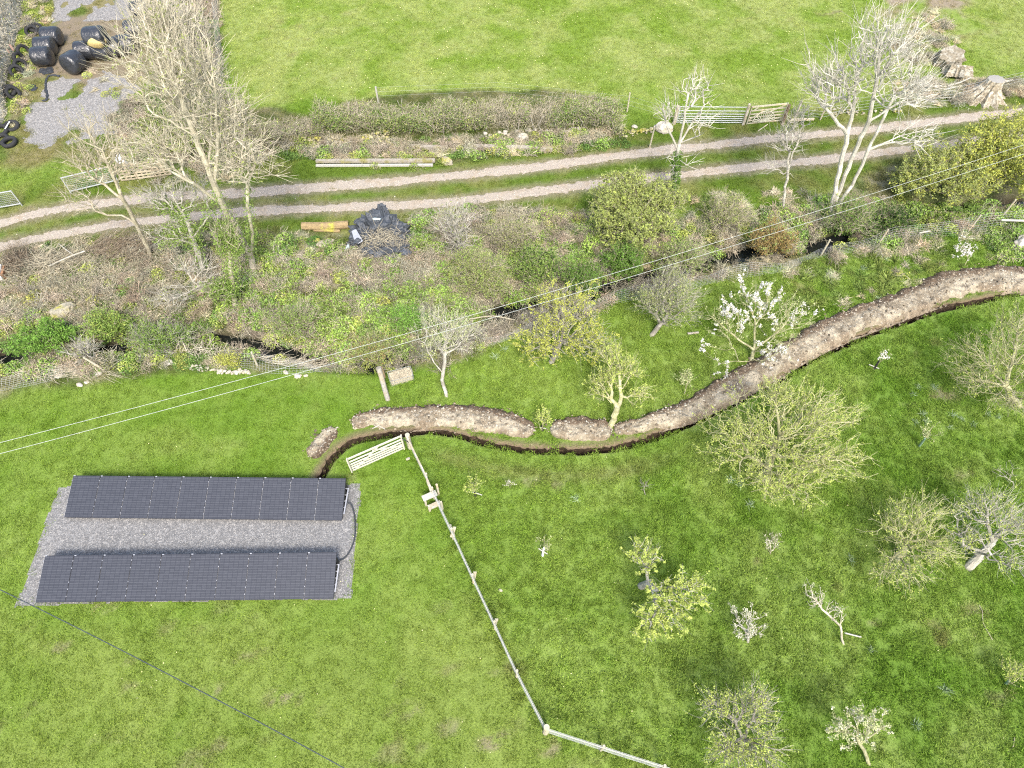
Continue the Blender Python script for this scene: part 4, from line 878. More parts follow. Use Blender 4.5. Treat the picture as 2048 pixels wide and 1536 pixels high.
tree("apple_tree", "bushy light leaved apple tree at the bottom edge right of the fence end", "tree", (1482, 1500), trunk=((1486, 1478, .6),), stems=(((1486, 1478, .6), (1470, 1440, 1.5), (1425, 1400, 2.1)), ((1486, 1478, .6), (1505, 1440, 1.6), (1515, 1400, 2.2)), ((1486, 1478, .6), (1520, 1490, 1.3), (1555, 1500, 1.5)), ((1486, 1478, .6), (1450, 1490, 1.3))),
     crown=[C1(1490, 1450, 1.7, 82, .9, .5), C1(1430, 1410, 2.0, 42, .8, .5, .35), C1(1510, 1400, 2.0, 45, .8, .5, .4), C1(1510, 1510, 1.4, 60, .6, .4, .5), C1(1450, 1505, 1.4, 45, .6, .4, .4)], tips=550, rb=.11, bark="grey", leaf="lime", nleaf=3800, lsz=.034, seed=23, group=OG)
tree("pear_tree", "young tree with cream buds and a leaning stem at the bottom edge", "tree", (1738, 1529), trunk=((1728, 1500, .6), (1714, 1475, 1.1)), stems=(((1714, 1475, 1.1), (1680, 1450, 1.7)), ((1714, 1475, 1.1), (1715, 1440, 1.9)), ((1720, 1488, .85), (1765, 1455, 1.7)), ((1720, 1488, .85), (1685, 1495, 1.3))), crown=[C1(1695, 1455, 1.6, 45, .9, .5), C1(1730, 1440, 1.8, 36, .9, .5, .6), C1(1760, 1455, 1.7, 16, 1, .6, .2)], tips=105, rb=.06, shoots=.9, shl=.35, bark="olive", leaf="pale", nleaf=900, lsz=.036, seed=24, group=OG, leaf2="cream", n2=700, sz2=.036)
def sapling(base, crown, w, label, guard=None, stake=None, leaf="pale", n=160, bark="olive", tips=40, seed=1, z=.9, white=0, cat="sapling", rb=.018):
    t = tree("sapling", label, cat, base, trunk=(), crown=[C1(crown[0], crown[1], z, w, .9, .7)], tips=tips, rb=rb, r0=.005, bark=bark, leaf=leaf, nleaf=n, lsz=.036, seed=seed, group="young trees of the orchard", zmin=.25, k=.6, leaf2="white" if white else None, n2=white, sz2=.04, step=.2, jit=.02, shl=.2, stemname='stem')
    B = G(*base)
    if guard:
        m, gx_, gy_, gz_ = guard; q = G(gx_, gy_, gz_); b = MB(); a0 = B + [0, 0, .02]; b.tube([a0, (a0 + q) / 2, q], [.05, .048, .045], 8); b.build("tree_guard", m, t)
    if stake: b = MB(); b.tube([G(*stake[0]), G(*stake[1])], .022, 6); b.build("stake", M_grey, t)
    return t
M_gblk = mat("black_guard", (.03, .03, .03), rough=.5); M_ggrn = mat("green_guard", (.16, .25, .17), rough=.5); M_gwht = mat("white_guard", (.72, .76, .78), rough=.5)
sapling((951, 992), (948, 970), 24, "yellowish sapling with a black guard just right of the stile", (M_gblk, 949, 984, .3), ((945, 984, .3), (964, 990, .05)), "lime", 260, seed=31)
sapling((1020, 976), (1020, 966), 14, "tiny sapling with two white buds right of the yellowish one", leaf="cream", n=50, tips=16, seed=32, z=.6)
sapling((1085, 1112), (1090, 1085), 20, "sapling in a white guard tied to a short stake in the middle of the orchard", (M_gwht, 1088, 1096, .45), ((1077, 1097, .4), (1095, 1108, .3)), "pale", 60, seed=33, tips=18)
sapling((1085, 862), (1085, 832), 22, "leafy sapling growing in the gap between the two soil heaps", (M_gblk, 1084, 852, .3), ((1079, 855, .3), (1092, 857, .1)), "lime", 420, seed=34, tips=60, z=.8)
sapling((1748, 738), (1768, 712), 13, "sapling with white flowers above a black guard right of the trench", (M_gblk, 1758, 722, .55), ((1738, 729, .2), (1758, 737, .1)), "pale", 60, seed=35, z=1.0, white=160, tips=20)
sapling((1838, 893), (1858, 862), 26, "sapling leaning from a long green guard in the far right of the orchard", (M_ggrn, 1850, 877, .7), None, "pale", 110, seed=36, z=1.1, tips=26)
sapling((1540, 1108), (1545, 1082), 20, "small brownish shrublet between the large apple tree and the budding tree", leaf="cream", n=130, seed=37, tips=50, bark="tan", z=.5, cat="shrub")
sapling((1290, 990), (1288, 970), 15, "dead grey twig of a sapling standing alone left of the large tree", leaf="cream", n=0, seed=38, bark="grey", tips=20, z=.6)
sapling((1368, 790), (1372, 755), 24, "thin leafy sapling between the gnarled tree and the blossom tree", leaf="pale", n=220, seed=39, tips=60, z=.9)
sapling((2022, 975), (2008, 940), 26, "bare forked sapling standing above the leaning trunk tree", leaf="pale", n=30, seed=40, tips=26, bark="pale", z=1.2)
sapling((1928, 532), (1928, 497), 27, "small tree with white blossom beyond the soil bank near the stream", leaf="pale", n=60, seed=41, z=1.1, white=620, tips=55)
sapling((1925, 368), (1925, 366), 4, "tiny seedling", n=0) if False else None
sapling((2010, 1368), (2030, 1342), 30, "leafy yellow-green sapling with a green guard at the right edge", (M_ggrn, 2018, 1362, .4), None, "lime", 420, seed=42, tips=90, z=.9)
sapling((1820, 565), (1795, 548), 18, "sprig of yellow leaves in the long grass above the soil bank", leaf="yellow", n=120, seed=43, tips=20, z=.5)
b = MB(); b.tube([G(1690, 1266, .45), G(1722, 1274, .05)], .028, 7); tag(b.build("leaning_stake", M_grey), "pale round stake leaning against the tan twigged tree", "stake")

# --- tall trees by the track ---
CS = 1.08
FG = "bare trees along the track"
tree("ash_tree", "very tall twin stemmed bare tree at the upper left rising over the track", "tree", (508, 548), trunk=((503, 515, .7),), stems=(((503, 515, .7), (470, 450, 3.2), (447, 412, 4.8), (428, 368, 6.4)), ((428, 368, 6.4), (405, 310, 8), (370, 220, 10.2), (330, 120, 12.2)), ((428, 368, 6.4), (436, 300, 8.0), (432, 200, 10.5), (420, 100, 12.4)), ((503, 515, .7), (505, 465, 2.8), (495, 412, 4.7), (495, 365, 6.2)), ((495, 365, 6.2), (520, 310, 7.6), (530, 250, 9.0)), ((447, 412, 4.8), (400, 375, 6.4), (350, 340, 7.8))),
     crown=[C1(350, 150, 11.5, 118, .8, .9), C1(330, 60, 12.6, 85, .8, .8, .7), C1(420, 230, 9.4, 95, .8, .8, .8), C1(480, 320, 7.6, 75, .8, .7, .5), C1(330, 300, 8.2, 80, .8, .6, .45)], tips=2300, rb=.16, r0=.0105, shoots=1.5, shl=.95, sal=1.3, sns=.3, bark="straw", leaf="olive", nleaf=3000, lsz=.05, lr=.016, seed=51, k=.28, step=.42, jit=.05, group=FG, zpen=1.2, zmin=3.0, shell=1.9, ivy=(.6, 6.0, .22, 1300, "mid"))
tree("ash_tree", "thin many stemmed bare tree left of the tall pair with twigs over the mesh hurdle", "tree", (303, 516), trunk=((296, 495, .8),), stems=(((296, 495, .8), (268, 440, 3.0), (240, 385, 4.9), (225, 345, 6.0)), ((300, 508, .3), (285, 450, 2.6), (262, 400, 4.2)), ((240, 385, 4.9), (205, 300, 6.8))), crown=[C1(205, 290, 6.6, 72, .8, .9), C1(175, 330, 5.8, 50, .8, .8, .4), C1(240, 330, 6.0, 45, .8, .8, .4), C1(150, 400, 3.8, 60, .6, .6, .25)], tips=420, rb=.10, r0=.011, shoots=1.3, shl=.85, sal=1.3, sns=.3, bark="tan", leaf="olive", nleaf=300, lsz=.04, seed=52, k=.3, step=.4, jit=.06, group=FG, zpen=1.2, zmin=2.0)
tree("ivy_clad_tree", "slim dead topped tree with its stem wrapped in green ivy below the track", "tree", (408, 548), trunk=((398, 510, 1.2), (375, 445, 3.2), (350, 400, 4.3)), stems=(((375, 445, 3.2), (330, 400, 4.3)), ((385, 470, 2.4), (420, 430, 3.4))), crown=[C1(320, 395, 4.3, 55, .7, .6), C1(385, 385, 4.6, 50, .7, .7, .7), C1(340, 460, 2.8, 60, .6, .5, .5)], tips=330, rb=.13, r0=.010, bark="pale", leaf="lime", nleaf=300, lsz=.04, seed=53, group=FG, zmin=1.4, ivy=(.2, 4.0, .34, 3600, "mid"), k=.4)
tree("ivy_clad_tree", "tree stump like stem buried in ivy right of the dead white bush", "tree", (470, 620), trunk=((466, 580, 1.1), (460, 520, 2.6), (450, 465, 3.8)), stems=(((466, 580, 1.1), (430, 560, 1.9)), ((460, 520, 2.6), (485, 480, 3.6))), crown=[C1(455, 470, 3.7, 40, .8, .8), C1(430, 580, 1.6, 50, .8, .5, .5)], tips=200, rb=.12, r0=.009, bark="tan", leaf="mid", nleaf=900, lsz=.05, seed=54, group=FG, zmin=.8, ivy=(.2, 4.2, .38, 4800, "mid"), k=.4)
tree("dead_bush", "bleached dead bush with fanned white branches among the ivy", "bush", (425, 590), trunk=((400, 572, .9), (386, 563, 1.3)), stems=(((386, 563, 1.3), (370, 535, 1.9)), ((386, 563, 1.3), (405, 540, 1.8)), ((400, 572, .9), (345, 575, 1.4)), ((400, 572, .9), (340, 600, 1.2))), crown=[C1(345, 595, 1.1, 52, .7, .4), C1(385, 535, 1.9, 55, .5, .4, .6), C1(420, 560, 1.5, 40, .6, .4, .4)], tips=230, rb=.07, r0=.010, bark="pale", nleaf=0, seed=55, jit=.06, zmin=.4)
tree("birch_tree", "narrow pale barked tree with a dark ivy sleeve in front of the metal gate", "tree", (1348, 392), trunk=((1352, 345, 1.5), (1356, 300, 2.9), (1364, 260, 4.2), (1375, 200, 6.0)), stems=(((1356, 300, 2.9), (1335, 255, 4.2), (1325, 215, 5.2)), ((1360, 280, 3.5), (1395, 230, 4.9)), ((1358, 290, 3.2), (1400, 270, 4.0))), crown=[C1(1385, 185, 6.2, 45, .7, 1.0), C1(1335, 225, 4.9, 35, .8, .9, .6), C1(1400, 245, 4.6, 38, .8, .7, .5), C1(1360, 320, 2.6, 42, .6, .5, .2)], tips=220, rb=.10, r0=.012, shoots=1.2, shl=.7, sal=1.3, sns=.3, bark="white", nleaf=0, seed=56, k=.3, step=.35, jit=.05, group=FG, zpen=1, ivy=(.0, 2.7, .19, 2600, "green"), zmin=1.6)
tree("ash_tree", "tall pale three stemmed bare tree between the gates and the tree stumps", "tree", (1658, 446), trunk=((1660, 432, .4),), stems=(((1658, 440, .3), (1672, 370, 2.4), (1688, 300, 4.5), (1706, 220, 6.6), (1712, 160, 8.0)), ((1662, 440, .3), (1690, 350, 3.0), (1716, 290, 4.8), (1738, 242, 6.2)), ((1738, 242, 6.2), (1752, 170, 8.0), (1762, 90, 9.8)), ((1738, 242, 6.2), (1800, 205, 7.3), (1850, 175, 8.2)), ((1668, 440, .3), (1705, 370, 2.5), (1730, 315, 4.2), (1760, 250, 6.0), (1785, 200, 7.2)), ((1735, 300, 4.6), (1800, 272, 5.4), (1850, 260, 5.8)), ((1700, 260, 5.5), (1650, 215, 6.9), (1620, 180, 7.6))),
     crown=[C1(1680, 160, 8.0, 85, .8, .8), C1(1765, 85, 9.9, 80, .8, .9), C1(1775, 140, 8.9, 115, .8, .7, .8), C1(1830, 180, 7.8, 65, .8, .7, .5), C1(1650, 170, 7.6, 50, .8, .7, .4), C1(1830, 270, 5.4, 60, .7, .4, .25)], tips=1000, rb=.17, r0=.013, shoots=1.3, shl=.9, sal=1.3, sns=.3, bark="white", nleaf=0, seed=57, k=.3, step=.4, jit=.06, group=FG, zpen=1.1, zmin=3.5, shell=2.0)
tree("ash_tree", "small bare tree with fine reddish twigs below the rising sun gate", "tree", (1566, 425), trunk=((1570, 385, 1.3), (1577, 335, 2.9), (1580, 305, 3.7)), stems=(((1577, 335, 2.9), (1600, 265, 4.6)), ((1580, 305, 3.7), (1560, 270, 4.6))), crown=[C1(1575, 275, 4.5, 45, .8, .8), C1(1600, 235, 5.4, 36, .8, .8, .6), C1(1555, 330, 3.0, 45, .6, .5, .3)], tips=300, rb=.07, r0=.010, shoots=1.2, shl=.6, sal=1.3, sns=.3, bark="pale", nleaf=0, seed=58, k=.35, step=.35, jit=.06, group=FG, zmin=1.2, zpen=1)
tree("dead_bush", "pale leafless bush on the verge right of the black plastic heap", "bush", (925, 505), trunk=((915, 480, .8),), stems=(((915, 480, .8), (905, 440, 1.9), (895, 410, 2.6)), ((915, 480, .8), (925, 450, 1.6))), crown=[C1(905, 440, 1.9, 52, .9, .7), C1(915, 475, 1.2, 45, .8, .5, .4)], tips=420, rb=.07, r0=.009, bark="pale", leaf="olive", nleaf=500, lsz=.04, seed=59)

# --- shrubs ---
CS = 1.0
SG = "shrubs along the stream"
def shrub(name, label, base, cl, leaf, nleaf, tips=500, bark="tan", seed=1, lsz=.05, rb=.03, leaf2=None, n2=0, group=SG, r0=.006, shell=1.7, lump=.5, up=.6, zmin=.0, shoots=2.5):
    rng = np.random.default_rng(seed + 900); c0 = cl[0]; q = G(*c0[0]); B = (q[0], q[1]); bx, by = PX(np.array([q[0], q[1], 0.0]))
    cl2 = [((c[0][0], c[0][1], c[0][2]), c[1], c[2]) for c in cl]; stems = []
    for k in range(9):
        c = cl[k % len(cl)]; cc = G(*c[0]); an = rng.uniform(0, 6.28); rr = rng.uniform(.3, .75); t = cc + np.array([math.cos(an) * c[1][0] * rr, math.sin(an) * c[1][1] * rr, c[1][2] * .4]); m = (t + np.array([B[0], B[1], 0])) / 2 + rng.normal(size=3) * .1
        px1 = PX(m); px2 = PX(t); stems.append(((float(bx), float(by), 0.0), (float(px1[0]), float(px1[1]), float(m[2])), (float(px2[0]), float(px2[1]), float(t[2]))))
    h0 = float(hfun(B[0], B[1])) - .05
    return tree(name, label, "shrub", (float(bx), float(by)), crown=cl2, tips=tips, rb=.035, r0=r0, bark=bark, leaf=leaf, nleaf=int(nleaf * 1.25), lsz=lsz * .92, seed=seed, group=group, k=.25, step=.3, jit=.05, zmin=zmin, leaf2=leaf2, n2=int(n2 * 1.25), sz2=lsz * .92, lr=.05, clus=.13, ncl=5, shell=shell, lump=lump, up=up, stems=stems, shoots=shoots, shl=.38, h0=max(h0, -.4))
shrub("hawthorn", "big rounded yellow-green hawthorn overhanging the track verge below the birch", (1285, 525), [C1(1270, 440, 1.7, 118, .7, .5), C1(1230, 405, 2.2, 70, .7, .6, .6), C1(1320, 400, 2.3, 65, .7, .6, .6), C1(1260, 370, 2.7, 55, .6, .5, .4)], "olive", 17000, 1500, seed=61, lsz=.058, rb=.14, leaf2="lime", n2=9000)
shrub("hawthorn", "tallest bright yellow-green hawthorn at the right edge under the cables", (2010, 385), [C1(2000, 290, 2.6, 100, .8, .75), C1(2060, 330, 2.2, 90, .8, .7, .8), C1(1960, 330, 1.8, 75, .8, .6, .6)], "yellow", 17000, 1400, seed=62, lsz=.065, rb=.15, leaf2="olive", n2=9000)
shrub("hawthorn", "yellow-green hawthorn left of the tallest one with dark gaps in its crown", (1880, 405), [C1(1875, 330, 1.9, 85, .8, .6), C1(1835, 355, 1.4, 60, .8, .6, .6), C1(1925, 370, 1.3, 70, .7, .6, .7)], "olive", 11000, 1000, seed=63, lsz=.058, rb=.12, leaf2="yellow", n2=7000)
shrub("shrub", "rusty orange-brown leaved shrub on the stream bank above the blossom tree", (1548, 520), [C1(1545, 482, .9, 52, .8, .6)], "red", 6000, 400, seed=64, leaf2="olive", n2=2200)
shrub("shrub", "grey-brown thorny shrub left of the rusty shrub", (1455, 480), [C1(1455, 425, 1.2, 62, .8, .6)], "olive", 3400, 900, seed=65, lsz=.04)
shrub("shrub", "olive willow scrub with pale stems above the slender apple tree", (975, 600), [C1(955, 540, 1.2, 78, .8, .6), C1(985, 570, .9, 50, .8, .6, .5)], "olive", 6500, 1100, seed=66, lsz=.042, bark="tan", leaf2="mid", n2=2000)
shrub("shrub", "sandy coloured dry thicket right of the leafless bush", (1030, 510), [C1(1020, 468, .9, 68, .8, .6)], "olive", 2300, 950, seed=67, lsz=.038, bark="tan")
shrub("shrub", "pale green leafy shrub in the middle of the bank left of the lime tree", (1065, 590), [C1(1075, 530, 1.1, 60, .8, .6)], "mid", 5200, 500, seed=68, leaf2="dark", n2=1500)
shrub("shrub", "dark green shrub on the stream bank behind the lime apple tree", (1170, 590), [C1(1165, 555, .7, 48, .8, .7)], "green", 4400, 260, seed=69)
shrub("shrub", "deep green shrub shading the water below the big hawthorn", (1250, 560), [C1(1245, 522, .7, 55, .8, .7)], "green", 5200, 300, seed=70, leaf2="fresh", n2=1500)
shrub("shrub", "tall grey-green thicket behind the twiggy apple tree", (1365, 550), [C1(1370, 512, .8, 62, .7, .7)], "mid", 2600, 700, seed=71, lsz=.04, leaf2="pale", n2=800)
shrub("shrub", "mixed brown and green thicket at the foot of the three stemmed tree", (1690, 470), [C1(1700, 430, 1.0, 70, .7, .6)], "green", 4200, 800, seed=72, lsz=.042, leaf2="olive", n2=1800)
shrub("shrub", "low dark holly like shrub between the thicket and the yellow hawthorns", (1785, 468), [C1(1785, 440, .7, 50, .8, .6)], "dark", 4200, 400, seed=73, leaf2="mid", n2=1800)
shrub("shrub", "vivid green low shrub on the stream bank right of the mossy boulder", (135, 668), [C1(112, 668, .55, 46, .7, .6), C1(60, 690, .5, 40, .7, .6, .6)], "fresh", 6500, 260, seed=74, leaf2="green", n2=2000)
shrub("shrub", "yellowish green shrub over the water in the left of the bank", (225, 680), [C1(215, 650, .6, 50, .7, .6)], "mid", 5200, 300, seed=75, leaf2="lime", n2=1500)
shrub("shrub", "clipped grey-green willow hedge clump beside the stream", (320, 705), [C1(315, 675, .6, 75, .6, .5)], "mid", 4200, 700, seed=76, lsz=.042, bark="pale", leaf2="green", n2=2200)
shrub("shrub", "brown stemmed shrub hanging over the stream right of the ivy stump", (590, 680), [C1(590, 640, .8, 65, .7, .6)], "mid", 3600, 700, seed=77, bark="tan", lsz=.042)
shrub("shrub", "russet and green shrub above the leaning log", (745, 735), [C1(745, 700, .7, 48, .8, .6)], "olive", 3600, 420, seed=78, leaf2="red", n2=900, lsz=.042)
shrub("shrub", "bright green shrub at the waterside above the slender apple tree", (835, 665), [C1(820, 640, .6, 42, .8, .7)], "fresh", 3800, 240, seed=79)
shrub("shrub", "dark brown and green bush behind the wooden pallets", (345, 310), [C1(320, 262, 1.3, 62, .8, .8), C1(375, 280, 1.1, 60, .8, .7, .7)], "olive", 7500, 1000, seed=80, bark="brown", leaf2="green", n2=3600, group=None)
shrub("shrub", "tangled brown thicket along the wire fence at the top left", (400, 120), [C1(370, 60, 1.8, 72, .9, .8), C1(330, 20, 2.0, 60, .9, .8, .7), C1(400, 130, 1.2, 60, .9, .7, .7)], "olive", 1500, 2400, seed=81, bark="grey", group=None, lsz=.04, r0=.010)
shrub("shrub", "brown brush between the two bare trees and the hedge end", (455, 290), [C1(445, 235, 1.4, 75, .8, .7), C1(520, 270, 1.0, 55, .8, .6, .6)], "olive", 3600, 1900, seed=82, bark="tan", group=None, lsz=.042, r0=.009)
shrub("broom", "small vivid yellow-green broom bush beside the stone footing on the lawn edge", (470, 735), [C1(458, 722, .35, 24, .7, .5)], "yellow", 1500, 90, seed=83, lsz=.035)
shrub("shrub", "dead pale bush hanging over the stream near the stone footing", (160, 725), [C1(165, 700, .7, 38, .8, .6)], "olive", 60, 130, seed=84, bark="pale", r0=.011, rb=.05)

# --- hedge between track and upper field ---
def hedge(label, line, hw, h, seed, leafs, dens=1.0, bark="tan"):
    L_ = smooth_line(GL(line)[:, :2], .2); rng = np.random.default_rng(seed); n_ = len(L_); Lm = n_ * .2
    g = thing("hedge", label, "hedge", (L_[0][0], L_[0][1], 0)); b = MB()
    N_ = int(Lm * 620 * dens); i = rng.integers(0, n_, N_); o = rng.uniform(-1, 1, N_) * hw * (.75 + .5 * vn(i * .2, 0 * i, 1.1, seed + 2)); z = rng.uniform(.05, 1, N_) ** .7
    top = h * (.62 + .75 * fbm(i * .2, o, 1.3, seed)); A = np.stack([L_[i, 0] + rng.normal(size=N_) * .1, L_[i, 1] + o, z * top], 1)
    d = rng.normal(size=(N_, 3)) * [.6, .6, .45] + [0, 0, .55]; d /= np.linalg.norm(d, axis=1)[:, None]; l = rng.uniform(.15, .55, N_)[:, None]
    A[:, 2] = np.minimum(A[:, 2], top); Bp = A + d * l; Bp[:, 2] = np.minimum(Bp[:, 2], top * 1.08)
    r = rng.uniform(.005, .012, N_); b.segs(A, Bp, r, r * .5, 3, 0, rng.uniform(0, 1, N_)); b.build("branches", M_bark[bark], g)
    b = MB()
    for k in range(int(Lm / .35)):
        q = L_[min(n_ - 1, int(k * .35 / .2))]; q2 = q + rng.normal(size=2) * [.15, hw * .5]
        b.tube([(q2[0], q2[1], 0), (q2[0] + rng.normal() * .15, q2[1] + rng.normal() * .2, h * .5), (q2[0] + rng.normal() * .3, q2[1] + rng.normal() * .3, h * .9)], [.035, .025, .015], 5)
    b.build("stems", M_bark["grey"], g)
    for kd, amt, th in leafs:
        m_ = int(Lm * amt); i = rng.integers(0, n_, m_ * 3); o = rng.uniform(-1, 1, m_ * 3) * hw; kk = vn(L_[i, 0], L_[i, 1] + o, .9, seed + hash(kd) % 7 if False else seed + len(kd)) > th; i = i[kk][:m_]; o = o[kk][:m_]
        t_ = h * (.62 + .75 * fbm(i * .2, o, 1.3, seed)); z = t_ * rng.uniform(.1, 1.02, len(i)) ** .6
        b = MB(); b.leaves(np.stack([L_[i, 0] + rng.normal(size=len(i)) * .1, L_[i, 1] + o, z], 1), .042, rng, 0, .5); b.build("foliage", M_leaf[kd], g)
    return g
hedge("long clipped brownish hedge between the track and the upper field", [(640, 262), (720, 258), (800, 262), (900, 258), (1000, 255), (1100, 252), (1180, 250), (1235, 262)], .85, 1.55, 91, (("olive", 620, .3), ("mid", 520, .45), ("green", 300, .5), ("lime", 160, .6), ("fresh", 160, .75)))
hedge("lower scruffy end of the hedge behind the rubble wall on its left", [(470, 285), (540, 280), (600, 276), (640, 270)], .7, .9, 92, (("olive", 300, .4), ("mid", 120, .5)), .9)
# ---------------- farmyard ----------------
M_wrap = mat("black_silage_wrap", (.030, .033, .040), coat=.3, rough=.27, var=.25, scale=4, spec=.6, bump=.06, bscale=7, rnd=0)
M_silage = mat("cut_silage", (.55, .43, .19), var=.3, scale=20, bump=.03, bscale=25)
def bale(label, px, z, yaw, ln=1.32, dia=1.28, tilt=0, cut=False, seed=1, squash=.94, name="silage_bale"):
    rng = np.random.default_rng(seed); c = G(*px, z); r = thing(name, label, "bale", c * [1, 1, 0] + [0, 0, max(0, z - dia / 2)], "black wrapped silage bales in the yard")
    nr, nk = 21, 40; V = np.zeros((nr, nk, 3)); u = np.linspace(-1, 1, nr); a = np.arange(nk) * 2 * np.pi / nk
    for i in range(nr):
        s = abs(u[i]); rr = dia / 2 * (1 - s ** 7) ** .45 if s < 1 else .0
        xx = np.sign(u[i]) * ln / 2 * (1 - (1 - s) ** 1.5 * 0 - 0) * (s ** .8)
        n_ = fbm(a * 1.5 + seed, u[i] * 2 + 0 * a, .8, seed); n_[-3:] = n_[-3:] * [.75, .5, .25] + n_[0] * np.array([.25, .5, .75])
        rad = rr * (1 + .10 * (n_ - .5))
        V[i] = np.stack([xx + 0 * a, rad * np.cos(a), rad * np.sin(a) * squash], 1)
    V = V @ (rotz(yaw) @ roty(tilt)).T + c; V[..., 2] = np.maximum(V[..., 2], max(0, z - dia / 2) + .0)
    Vw = np.concatenate([V, V[:, :1]], 1)
    keep = np.ones((nr - 1, nk), bool)
    b = MB(); b.grid(Vw, r=.5, keep=keep); b.build("wrap", M_wrap, r, smooth=True)
    if cut:
        ax = rotz(yaw) @ np.array([0, -1., 0]); b = MB(); b.blob(c + ax * .32 + [.06, 0, -.16], (.66, .40, .42), rng, .10, 3, R=rotz(yaw)); b.build("exposed_silage", M_silage, r, smooth=True)
    return r
bale("wrapped bale at the near end of the row of three beside the tyres", (84, 112), .62, .12, seed=1)
bale("middle wrapped bale of the row of three beside the tyres", (90, 92), .62, .10, seed=2)
bale("wrapped bale at the far end of the row of three beside the tyres", (103, 72), .62, .08, seed=3)
bale("shiny round black bale standing alone in front of the others", (146, 124), .66, 1.25, ln=1.25, dia=1.42, seed=4, tilt=.1)
bale("torn open bale showing yellow silage on top of the others", (190, 72), 1.72, .05, ln=1.45, dia=1.3, cut=True, seed=5, tilt=-.08)
bale("wrapped bale in shade under the left side of the torn bale", (170, 100), .6, .2, seed=6)
bale("wrapped bale lying right under the torn open bale", (205, 100), .6, -.1, seed=7)
bale("flat wrapped bale just right of the torn open bale", (225, 94), .66, .25, seed=8)
bale("wrapped bale half hidden behind twigs, farthest right of the group", (252, 88), .6, .1, seed=9)
bale("grey wrapped bale behind the brown thicket at the top of the yard", (280, 20), .6, .3, seed=10)
bale("grey wrapped bale under the twigs between the top bale and the group", (268, 58), .6, .2, seed=11)
M_rub = mat("tyre_rubber", (.035, .036, .038), rough=.75, var=.3, scale=6, bump=.01, bscale=40)
def tyre(label, px, z, tx, rz_, R_=.33, r_=.12):
    c = G(*px, z); b = MB(); na, nb = 28, 10; A = np.linspace(0, 2 * np.pi, na + 1); B = np.linspace(0, 2 * np.pi, nb + 1)
    a, q = np.meshgrid(A, B, indexing="ij"); cr = np.sign(np.cos(q)) * np.abs(np.cos(q)) ** .6; sr = np.sign(np.sin(q)) * np.abs(np.sin(q)) ** .6
    tread = 1 + .03 * ((np.arange(na + 1) % 2)[:, None] * (cr > .8)); rad = (R_ + (r_ * .85) * cr) * tread
    V = np.stack([rad * np.cos(a), rad * np.sin(a), r_ * sr], -1) @ (rotz(rz_) @ rotx(tx)).T + c
    b.grid(V, r=.5); return tag(b.build("old_tyre", M_rub, smooth=True), label, "tyre", "old tyres along the yard wall")
for lab, p_, z, tx, rz_ in (("tyre half buried in weeds above the row of bales", (63, 62), .2, .5, .3), ("tyre lying next to it at the upper end of the bale row", (70, 55), .15, .2, 1.0), ("tyre leaning on the wall left of the nearest row bale", (47, 103), .3, 1.2, 1.2),
    ("tyre leaning on the wall below the first leaning tyre", (38, 118), .3, 1.3, 1.4), ("tyre with a clear hole facing the yard, third along the wall", (41, 131), .3, .9, 1.1), ("tyre under the one with the clear hole along the wall", (33, 143), .25, .8, .9),
    ("mossy tyre at the foot of the wall halfway down the yard", (26, 186), .25, .9, 1.2), ("worn tyre beside the mossy tyre at the wall foot", (18, 182), .22, .4, .2), ("tyre with a white strap lying in the grass below the wall", (23, 252), .1, .15, .6),
    ("large tyre cut off by the left edge of the picture", (-2, 262), .14, .1, .2), ("tyre lying flat at the end of the yard nearest the track", (18, 284), .16, .1, .0), ("tyre under the flat one at the left edge", (2, 278), .12, .1, .8)):
    tyre(lab, p_, z, tx, rz_, .36 if "large" not in lab else .45)
b = MB(); b.beam(G(10, 258, .25), G(19, 243, .3), .07, .02); tag(b.build("white_strap", M_gwht), "white strap resting on the tyre in the grass", "strap")
M_film = mat("black_plastic_film", (.045, .05, .058), rough=.35, var=.3, scale=5, bump=.02, bscale=9)
def ribbon(pts, w, label, m=M_film, name="plastic_strip", seed=1):
    rng = np.random.default_rng(seed); q = smooth_line(np.array([G(*p, .05) for p in pts]), .1); n_ = len(q); t = np.gradient(q, axis=0); nm = np.stack([-t[:, 1], t[:, 0], 0 * t[:, 0]], 1); nm /= np.linalg.norm(nm, axis=1)[:, None]
    ww = w * rng.uniform(.5, 1.2, n_); V = np.stack([q - nm * ww[:, None], q + [0, 0, .06] * rng.uniform(.2, 1.3, (n_, 1)), q + nm * ww[:, None]], 1); b = MB(); b.grid(V, r=.5); return tag(b.build(name, m), label, "plastic strip")
ribbon([(120, 152), (105, 150), (97, 152), (92, 160), (91, 170), (91, 180), (94, 190), (92, 200), (84, 201)], .09, "torn black plastic strip trailing over the gravel below the round bale")
ribbon([(82, 138), (92, 145), (100, 143), (96, 136)], .3, "crumpled black plastic sheet on the ground by the nearest row bale", seed=3)
ribbon([(60, 172), (68, 176), (62, 182)], .25, "scrap of black plastic among the weeds left of the gravel", seed=4)
